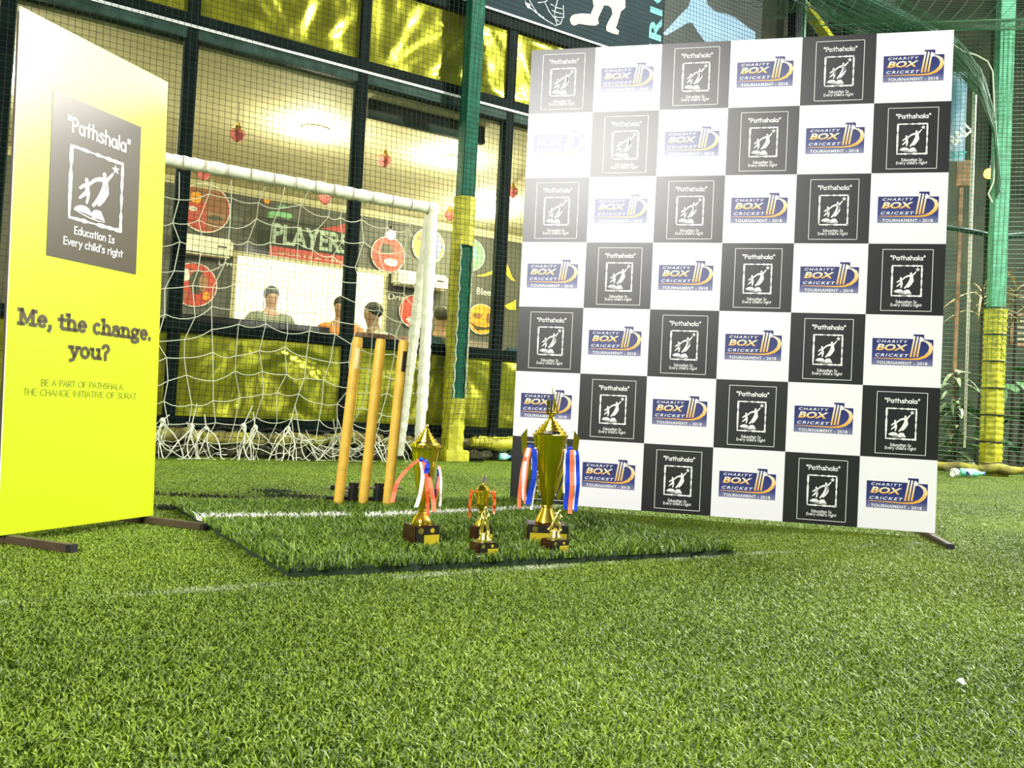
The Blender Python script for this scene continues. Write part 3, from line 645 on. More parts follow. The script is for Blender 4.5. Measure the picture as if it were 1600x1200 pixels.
lt = MB(); tmp = MB(); font_text(tmp, 'CRICKET', 3.50, 5.15, 0, .155, 0, 0, bold=.03, space=1.15)
lt.add([(s_l + .08 - v[2], -.003, v[0] + .30) for v in tmp.v], tmp.f)
part('printed_word', lt, 'fascia_turquoise', fas)
gs1 = FAC.hit(1236, 60, -.07)[0]
fg = thing('fascia_banner', 'grey fascia banner with a pale blue running footballer', 'banner', tuple(FAC.w(0, -.07, 0)), fa)
part('printed_sheet', MB().box((fs1 + .01, 0, 3.88), (gs1 - .45, .004, 5.3)), 'fascia_grey', fg)
foot_ = [(1080, -8), (1076, 10), (1062, 24), (1046, 42), (1036, 52), (1040, 56), (1054, 48), (1074, 36), (1082, 36), (1090, 50), (1102, 66), (1112, 80), (1180, 80), (1180, 50), (1165, 40), (1150, 28), (1136, 22), (1118, 18), (1106, 8), (1102, -8)]
part('printed_footballer', MB().poly(px_poly(FAC, foot_, -.0725), -.0025), 'fascia_blue', fg)
# ------------------------------------------------------------------ corner column and steelwork above the backdrop
cc = thing('corner_column', 'dark green steel corner column rising behind the backdrop with a diagonal brace', 'column', tuple(FAC.w(gs1 + .02, -.1, 0)), fa)
part('post', MB().box((-.055, -.055, 0), (.055, .055, 5.6), 0, .006), 'frame_dark', cc)
part('brace', MB().tube([(-.05, 0, 4.62), (-.75, 0, 4.28)], .035, 8), 'frame_dark', cc)
part('padding', MB().box((.06, -.06, 3.2), (.13, .06, 5.6), 0, .02), 'net_green', cc)
# ------------------------------------------------------------------ cafe interior
D, ZC = 4.0, 2.95
CF = FAC
ic = structure('ceiling', 'cream cafe ceiling seen through the glass', tuple(CF.o), fa, 'ceiling')
part('slab', MB().box((-5.2, .08, ZC), (4.2, D + .1, ZC + .1)), 'plaster_cream', ic)
iw = structure('wall_inner', 'dark cafe back wall with printed graphics', tuple(CF.o), fa)
part('panel', MB().box((-5.2, D, 0), (4.2, D + .1, ZC - .03)), 'cafe_wall', iw)
part('cove', MB().box((-5.2, D - .03, ZC - .09), (4.2, D, ZC)), 'cafe_cove', iw)
for nm, s_ in (('wall_inner_left', -5.2), ('wall_inner_right', 4.2)):
    o = structure(nm, 'cream side wall of the cafe', tuple(CF.w(s_, 0, 0)), fa); part('panel', MB().box((-.05, .08, 0), (.05, D, ZC)), 'plaster_cream', o)
fl = structure('floor_inner', 'brown cafe floor', tuple(CF.o), fa, 'floor'); part('slab', MB().box((-5.2, .08, -.02), (4.2, D, .02)), 'cafe_floor', fl)
def on_wall(px, py, y): s_, z = CF.hit(px, py, y); return s_, z
def round_picture(px, py, rpx, base, label, marks=(), rim='poster_white'):
    s_, z = on_wall(px, py, D - .02); s2, _ = on_wall(px + rpx, py + rpx * .18, D - .02); r = abs(s2 - s_)
    t = thing('round_picture', label, 'picture', tuple(CF.w(s_, D - .02, z)), fa, 'round pictures on the cafe wall')
    part('rim', MB().lathe([(r, -.006), (r, .012), (r * .955, .012), (r * .955, -.006)], 40), rim, t, rot=(math.pi / 2, 0, 0))
    part('print', MB().disc(0, 0, r * .96, -.006), base, t)
    for k, (pts_, m_) in enumerate(marks): part('printed_shape', MB().poly([(a * r, b * r) for a, b in pts_], -.0075 - .001 * k), m_, t)
def blob(cx_, cy_, rx_, ry_, n=14, seed=0, rough=.12):
    q = random.Random(seed); return [(cx_ + rx_ * (1 + q.uniform(-rough, rough)) * math.cos(2 * math.pi * k / n), cy_ + ry_ * (1 + q.uniform(-rough, rough)) * math.sin(2 * math.pi * k / n)) for k in range(n)]
half_r = [(.02, .9), (.35, .82), (.7, .6), (.92, .1), (.85, -.4), (.5, -.8), (.1, -.9)]
round_picture(320, 325, 40, 'poster_red', 'round brown and red sport picture in the upper left of the cafe wall',
              [(half_r, 'poster_brown'), ([(-.85, .2), (-.6, .7), (0, .9), (.02, .25), (-.4, .15)], 'poster_brown'), (blob(-.35, .35, .22, .25, seed=1), 'poster_orange'), (blob(.4, -.35, .3, .12, seed=2), 'poster_dark'), (blob(-.45, -.1, .16, .1, seed=3), 'poster_white')])
round_picture(303, 445, 36, 'poster_red', 'round red picture with a football and a dark head, lower left of the cafe wall',
              [(blob(-.4, .35, .22, .24, seed=4, rough=.03), 'poster_white'), (blob(.12, .1, .34, .55, seed=5), 'poster_dark'), (blob(.38, .12, .18, .4, seed=6), 'skin'), ([(-.95, -.25), (-.3, -.35), (-.35, -.9), (-.75, -.65)], 'poster_brown'), (blob(-.45, .62, .2, .07, seed=8), 'poster_white'), (blob(.55, -.45, .16, .2, seed=7), 'poster_orange')])
round_picture(606, 398, 26, 'poster_red', 'small round red picture just left of the white goal post', [(blob(-.1, .3, .4, .3, seed=9), 'poster_dark'), (blob(.2, -.4, .4, .2, seed=10), 'poster_white')])
round_picture(669, 385, 25, 'poster_yellow', 'round yellow and violet picture behind the goal post top', [([(0, .9), (.6, .7), (.93, .1), (.6, -.7), (0, -.92)], 'poster_blue'), (blob(-.4, .4, .3, .25, seed=11), 'poster_brown')])
round_picture(735, 398, 22, 'poster_green', 'round pale green picture right of the padded column', [(blob(.2, .1, .3, .4, seed=12), 'poster_teal')])
round_picture(648, 487, 24, 'poster_red', 'round red picture beside the goal post at table height', [(blob(-.2, -.5, .3, .2, seed=13), 'poster_white')])
round_picture(752, 499, 21, 'poster_orange', 'round orange picture below the word Bleed', [(blob(-.3, .2, .4, .16, seed=14), 'poster_brown'), ([(-.9, -.2), (-.4, -.45), (.3, -.5), (.9, -.3), (.6, -.6), (-.3, -.75)], 'poster_dark'), (blob(.5, .1, .2, .35, seed=15), 'poster_brown')])
def wall_words(txt, x0, y0, x1, y1, m_, label):
    a, z1 = on_wall(x0, y0, D - .01); b, z0 = on_wall(x1, y1, D - .01); h = abs(z1 - z0) * .8
    o = part('wall_lettering', font_text(MB(), txt, 0, b - a, 0, h, 0, 0, bold=.01), m_, loc=tuple(CF.w(a, D - .012, z1 - h)), rot=(0, 0, fa)); tag(o, label, 'lettering')
wall_words('Drink', 607, 458, 641, 474, 'poster_white', 'white word Drink printed on the dark cafe wall')
wall_words('Bleed', 745, 449, 773, 466, 'poster_white', 'white word Bleed printed above the orange picture')
wall_words('Live', 342, 405, 366, 419, 'poster_white', 'small white word Live under the left air conditioner')
# sign
sa, sz1 = on_wall(424, 333, D - .03); sb, _ = on_wall(548, 372, D - .03)
sg = thing('cafe_sign', 'sports cafe sign board with pale green PLAYERS letters over a red strip', 'sign', tuple(CF.w(sa, D - .03, 0)), fa); SW = sb - sa
zt = on_wall(424, 347, D - .03)[1]; zb_ = on_wall(424, 384, D - .03)[1]; zc_ = on_wall(424, 403, D - .03)[1]
part('board', MB().rect(-.15, zc_, SW, zt + .05, .003), 'shade_dark', sg)
part('letters', font_text(MB(), 'PLAYERS', .03, SW - .02, zb_ + .03, zt, -.002, 0, bold=.03), 'sign_letters', sg)
part('strip', MB().rect(.0, zc_ + .0, SW, zb_, -.001), 'sign_red', sg)
for wd_, a_, b_ in (('SPORTS', .10, .52), ('&', .56, .64), ('CAFE', .68, .92)): part('strip_letters', font_text(MB(), wd_, SW * a_, SW * b_, zc_ + .06, zb_ - .06, -.003, 0, bold=.01), 'plaster_cream', sg)
part('accent', MB().poly([(SW * .75, zt + .06), (SW, zt + .16), (SW, zt - .0), (SW * .6, zt + .02)], -.002), 'sign_red', sg)
# printed player on the wall
pl_ = thing('wall_graphic', 'printed player with yellow face and green scarf on the dark cafe wall', 'graphic', tuple(CF.w(0, D - .012, 0)), fa)
for pts_, m_ in (([(411, 312), (415, 305), (421, 306), (424, 312), (420, 319), (414, 318)], 'poster_orange'), ([(418, 332), (425, 330), (440, 331), (455, 334), (458, 339), (450, 343), (436, 338), (424, 341), (418, 340)], 'poster_green'),
                ([(414, 350), (421, 350), (419, 365), (412, 382), (404, 381), (410, 368)], 'poster_yellow'), ([(432, 322), (444, 320), (452, 325), (440, 326)], 'poster_green'), ([(395, 318), (410, 322), (420, 330), (416, 350), (400, 372), (380, 368), (384, 342)], 'poster_dark')):
    part('printed_shape', MB().poly([CF.hit(p[0], p[1], D - .014) for p in pts_], -.002), m_, pl_)
yg = thing('wall_graphic', 'yellow splash graphic on the cafe wall beside the right mullion', 'graphic', tuple(CF.w(0, D - .012, 0)), fa)
for pts_ in ([(789, 405), (795, 418), (800, 432), (806, 440), (798, 437), (790, 428)], [(773, 416), (768, 424), (756, 428), (744, 431), (756, 432), (768, 429), (776, 424)], [(787, 478), (800, 472), (806, 468), (806, 484), (796, 484)]):
    part('printed_shape', MB().poly([CF.hit(p[0], p[1], D - .014) for p in pts_], -.002), 'poster_yellow', yg)
# air conditioners
def aircon(x0, y0, x1, y1, label):
    y_ = D - .22; a, z1 = on_wall(x0, y0, y_); b, _ = on_wall(x1, y0 + (x1 - x0) * .15, y_); _, z0 = on_wall(x0, y1, y_)
    t = thing('air_conditioner', label, 'air conditioner', tuple(CF.w(a, y_, z0)), fa, 'cafe air conditioners')
    part('body', MB().box((0, 0, 0), (b - a, .2, z1 - z0), 0, .03), 'appliance_white', t, smooth=True)
    part('air_flap', MB().box((.06, -.006, .02), (b - a - .06, .012, .055)), 'strip_white', t)
    part('display', MB().box((b - a - .18, -.003, .1), (b - a - .08, .004, .125)), 'plaque_black', t)
aircon(271, 361, 366, 391, 'white wall air conditioner between the two round red pictures at left')
aircon(620, 420, 702, 444, 'white wall air conditioner seen behind the goal post')
# bright backlit opening
la, lz1 = on_wall(371, 399, D - .01); lb_, _ = on_wall(600, 430, D - .01); lz0 = on_wall(371, 500, D - .01)[1] - .1
lw_ = structure('window_7', 'bright backlit white opening in the cafe back wall', tuple(CF.w(la, D - .012, lz0)), fa, 'window')
part('pane', MB().rect(0, 0, lb_ - la, lz1 - lz0), 'lit_panel', lw_)
part('frame', MB().box((-.05, -.03, 0), (0, .01, lz1 - lz0)).box((lb_ - la, -.03, 0), (lb_ - la + .05, .01, lz1 - lz0)).box((-.05, -.03, lz1 - lz0), (lb_ - la + .05, .01, lz1 - lz0 + .05)), 'cafe_cove', lw_)
# dark roller shade behind the glass
ra, _ = CF.hit(574, 190, .2); rb_, rz = CF.hit(757, 222, .2)
shd = thing('roller_shade', 'dark rolled shade panel hanging at the top of the middle window', 'shade', tuple(CF.w(ra, .2, rz)), fa)
part('panel', MB().box((0, 0, 0), (rb_ - ra, .03, ZC - rz)), 'shade_dark', shd)
part('bottom_bar', MB().box((0, -.015, -.02), (rb_ - ra, .045, .015), 0, .004), 'frame_green', shd)
# downlights
def downlight(px, py, label, r=.085, watts=78):
    d = ray(px, py); p = CAM + d * ((ZC - .012 - CAM_H) / d[2]); t = thing('downlight', label, 'light', tuple(p), fa, 'cafe ceiling lights')
    part('ring', MB().lathe([(r * 1.2, .012), (r * 1.2, -.004), (r, -.01), (r * .98, .004)], 28), 'appliance_white', t, smooth=True)
    part('lens', MB().lathe([(.001, -.014), (r * .6, -.012), (r * .98, -.002), (r * .98, .006)], 28), 'lamp_glow', t, smooth=True)
    l = bpy.data.lights.new('downlight_bulb', 'POINT'); l.energy = watts; l.color = (1, .93, .66); l.shadow_soft_size = .1
    o = bpy.data.objects.new('bulb', l); COL.objects.link(o); o.parent = t; o.location = (0, 0, -.14)
downlight(493, 203, 'round ceiling downlight in the left cafe window', .11)
downlight(703, 248, 'round ceiling downlight just left of the green column')
downlight(769, 318, 'upper of two downlights right of the padded column')
downlight(754, 332, 'lower of two downlights right of the padded column', .075)
# extra downlights further along the same ceiling
for k, (s_, y_) in enumerate(((-3.9, 1.6), (2.6, 1.8))):
    p = CF.w(s_, y_, ZC - .012); l = bpy.data.lights.new('downlight_bulb', 'POINT'); l.energy = 120; l.color = (1, .93, .66); l.shadow_soft_size = .1
    o = bpy.data.objects.new('cafe_bulb', l); COL.objects.link(o); o.location = (p[0], p[1], p[2] - .14)
gs, gz = CF.hit(611, 367, D - .35)
t = thing('pendant_bulb', 'glowing bare pendant bulb in front of the cafe wall left of the goal post', 'light', tuple(CF.w(gs, D - .35, gz)), fa)
part('globe', MB().ball((0, 0, 0), .06), 'lamp_glow', t, smooth=True); part('cord', MB().tube([(0, 0, .05), (0, 0, ZC - gz)], .004, 6), 'rubber_black', t); part('socket', MB().lathe([(.02, .05), (.025, .06), (.025, .1), (.008, .12)], 12), 'metal_black', t)
# hanging ornaments
def ornament(px, py, rpx, y_, label):
    s_, z = CF.hit(px, py, y_); q = CF.w(s_, y_, z); r = rpx / F_PX * float((q - CAM) @ FW)
    t = thing('hanging_ornament', label, 'ornament', tuple(q), fa, 'ornaments hanging in the cafe')
    mb = MB(); prof = [(.02, -1.05), (.45, -.85), (.8, -.45), (1.0, .0), (.85, .45), (.5, .75), (.15, .85)]
    mb.lathe([(a * r, b * r) for a, b in prof], 9)
    part('glass_body', mb, 'ornament_pink', t)
    for k in range(6):
        a = k * math.pi / 3; part('petal', MB().add([(math.cos(a - .35) * r * .8, math.sin(a - .35) * r * .8, .55 * r), (math.cos(a + .35) * r * .8, math.sin(a + .35) * r * .8, .55 * r), (math.cos(a) * r * 1.15, math.sin(a) * r * 1.15, -.05 * r), (math.cos(a) * r * .35, math.sin(a) * r * .35, .95 * r)], [(0, 2, 1), (0, 1, 3)]), 'ornament_gold', t)
    part('cap', MB().lathe([(r * .55, .75 * r), (r * .6, .95 * r), (r * .35, 1.15 * r), (r * .38, 1.4 * r), (.01, 1.55 * r)], 8), 'ornament_gold', t)
    part('string', MB().tube([(0, 0, 1.5 * r), (0, 0, ZC - z)], .003, 5), 'string', t)
ornament(437, 135, 16, .9, 'largest pink glass ornament hanging under the ceiling in the left cafe window')
ornament(371, 210, 12, 1.0, 'pink glass ornament hanging left of the bright downlight')
ornament(601, 250, 11, 1.2, 'pink glass ornament hanging in the middle cafe window')
ornament(318, 272, 10, 1.9, 'faint pink ornament hanging just below the left goal crossbar')
ornament(508, 309, 11, 1.9, 'orange pink ornament hanging under the middle of the crossbar')
ornament(703, 336, 9, 1.9, 'small pink ornament hanging against the yellow padded column')
ornament(801, 300, 9, 1.6, 'thin pink ornament hanging right of the last mullion')
# sofas and people behind the sill
def sofa(px0, px1, py, y_, m_, label):
    a, z1 = CF.hit(px0, py, y_); b, _ = CF.hit(px1, py + (px1 - px0) * .08, y_)
    t = thing('sofa', label, 'sofa', tuple(CF.w(a, y_, .02)), fa, 'cafe sofas'); W_ = b - a; h = z1 - .02
    part('seat', MB().box((0, .12, .12), (W_, .62, .44), 0, .04), m_, t, smooth=True)
    part('backrest', MB().box((0, 0, .1), (W_, .16, h), 0, .05), m_, t, smooth=True)
    for u in (.04, W_ - .08):
        for v in (.04, .52): part('leg', MB().box((u, v, 0), (u + .04, v + .04, .12)), 'wood', t)
sofa(258, 528, 486, .30, 'shirt_dark', 'long black sofa back showing above the sill under the bright opening')
sofa(553, 650, 517, .30, 'sofa_rose', 'rose brown sofa back showing above the sill behind the stumps')
sofa(672, 702, 524, .35, 'sofa_teal', 'dark teal sofa back between goal post and padded column')
sofa(727, 792, 531, .30, 'sofa_beige', 'beige sofa back right of the padded column')
sofa(793, 830, 542, .34, 'sofa_teal', 'dark teal sofa back just left of the backdrop edge')
def skin_obj(name, verts, edges, radii, m_, parent, scale=1.0, loc=(0, 0, 0), rot=(0, 0, 0), sub=2):
    me = bpy.data.meshes.new(name); me.from_pydata(verts, edges, []); me.materials.append(M(m_)); o = link(name, me, parent, loc, rot); o.scale = (scale,) * 3
    md = o.modifiers.new('skin', 'SKIN'); md.use_smooth_shade = True; md.branch_smoothing = .4
    if not me.skin_vertices:
        bm = bmesh.new(); bm.from_mesh(me); bm.verts.layers.skin.verify(); bm.to_mesh(me); bm.free()
    sv = me.skin_vertices[0].data
    for i, r in enumerate(radii):
        rr = r if isinstance(r, tuple) else (r, r); sv[i].radius = rr; sv[i].use_root = (i == 0)
    o.modifiers.new('sub', 'SUBSURF').levels = sub; o.modifiers['sub'].render_levels = sub
    return o
def seated_person(px, py, y_, yaw, shirt, label, lean=0.0):
    s_, z = CF.hit(px, py, y_); t = thing('person', label, 'person', tuple(CF.w(s_, y_, z - .80)), fa + yaw)
    l = lean
    V = [(0, 0, 0), (0, l * .3, .22), (0, l * .6, .44), (0, l * .8, .59), (0, l, .68), (0, l + .015, .79), (0, l + .03, .87),
         (-.20, l * .7, .565), (-.25, l * .7 + .06, .30), (-.14, .26, .14), (.20, l * .7, .565), (.25, l * .7 + .06, .30), (.14, .26, .14),
         (-.1, .02, -.02), (-.13, .42, .0), (-.13, .44, -.42), (.1, .02, -.02), (.13, .42, .0), (.13, .44, -.42)]
    E_ = [(0, 1), (1, 2), (2, 3), (3, 4), (4, 5), (5, 6), (3, 7), (7, 8), (8, 9), (3, 10), (10, 11), (11, 12), (0, 13), (13, 14), (14, 15), (0, 16), (16, 17), (17, 18)]
    R_ = [(.15, .11), (.14, .10), (.17, .11), (.13, .08), .055, (.075, .09), (.06, .075), .065, .045, .035, .06, .045, .035, .09, .07, .05, .09, .07, .05]
    skin_obj('body', V, E_, R_, 'skin', t)
    skin_obj('shirt', [V[i] for i in (0, 1, 2, 3, 7, 8, 10, 11)], [(0, 1), (1, 2), (2, 3), (3, 4), (4, 5), (3, 6), (6, 7)], [(.165, .125), (.155, .115), (.185, .125), (.145, .09), .078, .06, .078, .06], shirt, t)
    skin_obj('trousers', [V[i] for i in (0, 13, 14, 15, 16, 17, 18)], [(0, 1), (1, 2), (2, 3), (0, 4), (4, 5), (5, 6)], [(.16, .12), .1, .08, .06, .1, .08, .06], 'trousers', t)
    hb = MB().ball((0, l - .005, .835), .088, 12, sq=(.92, 1.08, .95)); part('hair', hb, 'hair', t, smooth=True)
seated_person(424, 464, 2.6, math.pi, 'shirt_olive', 'person with short dark hair in olive shirt against the bright opening')
seated_person(533, 480, 2.2, math.pi * .8, 'shirt_orange', 'person half hidden behind the mullion beside the bright opening')
seated_person(598, 492, 1.35, math.pi * .5, 'shirt_grey', 'person with dark hair in pale grey top above the rose sofa', lean=.1)
seated_person(690, 496, 1.5, -.6, 'shirt_dark', 'person in dark clothes between goal post and padded column')
# ------------------------------------------------------------------ cage nets
def net_mesh(surf, nu, nv, r, knots=True, stepu=4, stepv=4, n=3):
    """surf(i, j) -> point; strands along both families plus knots"""
    P = np.array([[surf(i, j) for j in range(nv + 1)] for i in range(nu + 1)], float); mb = MB()
    def idx(k, st): a = list(range(0, k + 1, st)); return a if a[-1] == k else a + [k]
    for i in range(nu + 1): mb.tube([P[i, j] for j in idx(nv, stepv)], r, n, cap=False)
    for j in range(nv + 1): mb.tube([P[i, j] for i in idx(nu, stepu)], r, n, cap=False)
    if knots:
        k = r * 2.5; off = [(k, 0, 0), (0, k, 0), (-k, 0, 0), (0, -k, 0), (0, 0, k), (0, 0, -k)]
        fc = [(0, 1, 4), (1, 2, 4), (2, 3, 4), (3, 0, 4), (1, 0, 5), (2, 1, 5), (3, 2, 5), (0, 3, 5)]
        for i in range(nu + 1):
            for j in range(nv + 1): p = P[i, j]; mb.add([(p[0] + o_[0], p[1] + o_[1], p[2] + o_[2]) for o_ in off], fc)
    return mb
def wob(a, b, s=1.0): return math.sin(a * 1.7 + b * .9) * .6 + math.sin(a * .6 - b * 2.1 + 1.3) * .4
nl = -4.55; sp_ = .0415; nu = int((3.45 - nl) / sp_); nv = int(4.9 / sp_)
def fsurf(i, j):
    s_, z = nl + i * sp_, .03 + j * sp_
    return (s_ + .02 * wob(z, s_ * .5), -.26 + .05 * wob(s_ * .9, z * .6) + .12 * max(0, 1 - z / .5), z + .03 * wob(s_ * .8, z * .7))
nt_ = thing('cage_net', 'black square-mesh cage net hanging in front of the cafe windows', 'net', tuple(FAC.o), fa)
part('mesh', net_mesh(fsurf, nu, nv, .0017, stepu=5, stepv=5), 'net_black', nt_)
part('top_rope', MB().tube([(nl + k * .4, -.25, 4.93) for k in range(21)], .008, 6), 'net_black', nt_)
sp2 = .048; nu2, nv2 = int(5.6 / sp2), int(4.9 / sp2)
def rsurf(i, j):
    s_, z = -.1 + i * sp2, .04 + j * sp2
    return (s_ + .02 * wob(z, s_), .0 + .06 * wob(s_ * .8, z * .7) + .1 * max(0, 1 - z / .5), z + .02 * wob(s_, z))
nr = thing('cage_net', 'dark green cage net on the right side beside the backdrop', 'net', tuple(RGT.o), RGT.a)
part('mesh', net_mesh(rsurf, nu2, nv2, .0026, stepu=5, stepv=5), 'net_green', nr)
part('top_rope', MB().tube([(-.1 + k * .4, .0, 4.95) for k in range(15)], .008, 6), 'net_green', nr)
# gathered roof net sweeping down in the upper right
rn = thing('roof_net', 'gathered green roof net sagging above the top right of the backdrop', 'net', tuple(RGT.o), RGT.a)
sweep = [(1215, -70), (1300, -8), (1380, 28), (1450, 58), (1500, 92), (1535, 135), (1555, 200), (1560, 300)]
dr = MB()
for k in range(46):
    q = random.Random(k); path = []
    o1, o2 = q.uniform(-1, 1), q.uniform(-1, 1)
    for i, p in enumerate(sweep):
        s_, z = RGT.hit(p[0], p[1], -.35); w_ = (.30, .34, .32, .27, .20, .15, .10, .07)[i]
        path.append((s_ + o2 * w_ * .45 + q.uniform(-.01, .01), -.35 + o2 * .12, z + o1 * w_ + q.uniform(-.012, .012)))
    dr.tube(path, .0045, 3, cap=False)
part('folds', dr, 'net_green', rn)
def rofs(i, j):
    u, v = i / 60, j / 40; s_ = -2.5 + 8.5 * u; y_ = -2.2 * (1 - v); return (s_, y_, 4.95 - .25 * math.sin(math.pi * v) + .12 * math.sin(u * 9))
part('mesh', net_mesh(rofs, 60, 40, .003, knots=False), 'net_green', rn)
# ------------------------------------------------------------------ padded columns
def pad_column(fr_, s_, y_, w_, H_, z_pad, label, pale=False, split=None):
    t = thing('padded_column', label, 'column', tuple(fr_.w(s_, y_, 0)), fr_.a, 'padded cage columns'); h = w_ / 2
    part('post', MB().box((-h, -h, 0), (h, h, H_), 0, .006), 'column_pale' if pale else 'column_green', t)
    R = h * 1.55
    def shell(a0, a1, z0, z1, name='pad', rag=0.0, seed=0):
        q = random.Random(seed); n, m_ = 8, 14; vs = []; mb = MB()
        for j in range(m_ + 1):
            z = z0 + (z1 - z0) * j / m_; k = 1 + .05 * math.sin(j * 1.9 + seed); e0, e1 = a0 + q.uniform(-rag, rag), a1 + q.uniform(-rag, rag)
            for i in range(n + 1): a = math.radians(e0 + (e1 - e0) * i / n); vs.append((R * k * math.cos(a), R * k * math.sin(a), z))
            for i in range(n + 1): a = math.radians(e0 + (e1 - e0) * i / n); vs.append((R * .82 * k * math.cos(a), R * .82 * k * math.sin(a), z))
        w2 = 2 * (n + 1); f_ = []
        for j in range(m_):
            b0, b1 = j * w2, (j + 1) * w2
            for i in range(n):
                f_.append((b0 + i, b0 + i + 1, b1 + i + 1, b1 + i)); f_.append((b0 + n + 1 + i + 1, b0 + n + 1 + i, b1 + n + 1 + i, b1 + n + 1 + i + 1))
            f_.append((b0, b1, b1 + n + 1, b0 + n + 1)); f_.append((b0 + n, b0 + w2 - 1, b1 + w2 - 1, b1 + n))
        for i in range(n):
            f_.append((i + 1, i, n + 1 + i, n + 2 + i)); bb = m_ * w2; f_.append((bb + i, bb + i + 1, bb + n + 2 + i, bb + n + 1 + i))
        part(name, mb.add(vs, f_), 'pad_yellow', t, smooth=True)
    if split:
        zb0, zb1 = split
        shell(-180, 180, zb1, z_pad, seed=1); shell(-180, 180, .10, zb0, seed=2)
        shell(-45, 160, zb0, zb1, 'pad_flap', 6, 3); shell(160, 232, zb0, zb1, 'pad_flap', 6, 4)
        lace = MB()
        for k, a in ((0, -50), (1, 237)):
            lace.tube([(R * 1.0 * math.cos(math.radians(a + 4 * math.sin(i * 2.3))), R * 1.0 * math.sin(math.radians(a + 4 * math.sin(i * 2.3))), zb0 + (zb1 - zb0) * i / 24) for i in range(25)], .006, 5)
        part('lace', lace, 'net_white', t)
    else:
        n = 6; z0 = .08; dz = (z_pad - z0) / n
        for k in range(n):
            shell(-180, 180, z0 + k * dz + .005, z0 + (k + 1) * dz - .005, seed=10 + k)
            part('tie', MB().tube([(R * 1.02 * math.cos(a), R * 1.02 * math.sin(a), z0 + (k + 1) * dz) for a in np.linspace(0, 2 * math.pi, 17)], .008, 5), 'net_black', t)
    part('base_block', MB().box((-R * 1.15, -R * 1.15, 0), (R * 1.15, R * 1.15, .10), 0, .01), 'pad_yellow', t)
cs, _ = FAC.hit(722, 400, -.15)
zt_pad = FAC.hit(722, 309, -.15)[1]; z_hi = FAC.hit(722, 385, -.15)[1]; z_lo = FAC.hit(714, 622, -.15)[1]
pad_column(FAC, cs, -.15, .125, 5.2, zt_pad, 'green column with torn yellow padding in front of the cafe windows', split=(z_lo, z_hi))
rs, _ = RGT.hit(1556, 480, .1); rzp = RGT.hit(1550, 482, .1)[1]
pad_column(RGT, rs, .1, .15, 5.4, rzp, 'pale green column wrapped in yellow padding at the right edge', pale=True)
# ------------------------------------------------------------------ yellow padded kerb rolls
def kerb(fr_, s0, s1, y_, label, m_='pad_yellow', r=.062, z=.15, seed=0):
    t = thing('kerb_padding', label, 'padding', tuple(fr_.w(s0, y_, 0)), fr_.a, 'padded kerb rolls'); L_ = s1 - s0; n = max(2, int(L_ / .42)); q = random.Random(seed)
    for k in range(n):
        a, b = L_ * k / n, L_ * (k + 1) / n; N = 8; zz_ = z + q.uniform(-.012, .012)
        path = [(a + (b - a) * i / N, .012 * math.sin(i + k * 2), zz_ + .008 * math.sin(i * 1.3 + k)) for i in range(N + 1)]
        part('roll', MB().tube(path, [r * (.62 + .38 * math.sin(math.pi * i / N) ** .5) * q.uniform(.93, 1.05) for i in range(N + 1)], 10), m_, t, smooth=True)
    part('rope', MB().tube([(L_ * i / 60, -.03 * math.sin(i * .9), z + .065 + .01 * math.sin(i * 1.7)) for i in range(61)], .007, 5), 'net_black', t)
kerb(FAC, -3.5, -.78, -.12, 'grimy yellow padded roll along the foot of the cafe wall behind the goal', 'pad_grimy', r=.055, seed=1)
kerb(FAC, -.44, .75, -.12, 'yellow padded roll at the wall foot between column and backdrop', seed=2)
kerb(RGT, .5, 5.2, -.05, 'yellow padded roll along the ground under the right side net', 'pad_grimy', r=.055, z=.08, seed=3)
# ------------------------------------------------------------------ goal
go = thing('goal', 'white padded goal frame with a sagging white net behind the stumps', 'goal', tuple(FAC.o), fa)
GO = -.75
ps_, pz = FAC.hit(676, 326, GO); gl = -3.55
bar_z = pz + .0
def pad_tube(a, b, r, seg, seed):
    q = random.Random(seed); a = np.array(a); b = np.array(b); n = int(np.linalg.norm(b - a) / seg); path = []; rr = []
    for i in range(n * 4 + 1):
        t = i / (n * 4); k = i % 4; path.append(a + (b - a) * t); rr.append(r * (.92 if k == 0 else 1.0 + q.uniform(-.06, .06)))
    return MB().tube(path, rr, 12)
part('crossbar', pad_tube((gl, GO, bar_z), (ps_ - .03, GO, bar_z), .043, .11, 1), 'pad_white', go, smooth=True)
part('post', pad_tube((ps_, GO, bar_z + .02), (ps_, GO, .03), .042, .09, 2), 'pad_white', go, smooth=True)
ss_, sz_ = FAC.hit(622, 712, -.28)
part('back_stay', pad_tube((ps_ - .01, GO + .03, bar_z - .06), (ss_, -.28, .06), .042, .09, 3), 'pad_white', go, smooth=True)
for k in range(16):
    x = gl + .2 + k * .14; part('tie', MB().tube([(x + .01 * math.sin(k) + .0, GO + .046 * math.cos(a), bar_z + .046 * math.sin(a)) for a in np.linspace(0, 2 * math.pi, 13)], .003, 4), 'string', go)
part('corner_wrap', MB().ball((ps_ - .0, GO, bar_z + .0), .05, 8, sq=(1, .9, 1)), 'pad_white', go, smooth=True)
gn = MB(); q = random.Random(21); NU, NV = 15, 12; PT = np.zeros((NU + 1, NV + 1, 3))
for i in range(NU + 1):
    for j in range(NV + 1):
        u, v = i / NU, j / NV; s_ = gl + (ps_ - gl) * u
        y_ = GO + (-.30 - GO) * (v ** .8) + .04 * math.sin(u * 9 + v * 4); z = bar_z - .04 - (bar_z - .16) * v - .10 * math.sin(math.pi * v) * math.sin(u * 6.1 + 1)
        PT[i, j] = (s_ + .05 * math.sin(v * 7 + u * 5) * v + q.uniform(-.035, .035), y_, z + q.uniform(-.035, .035))
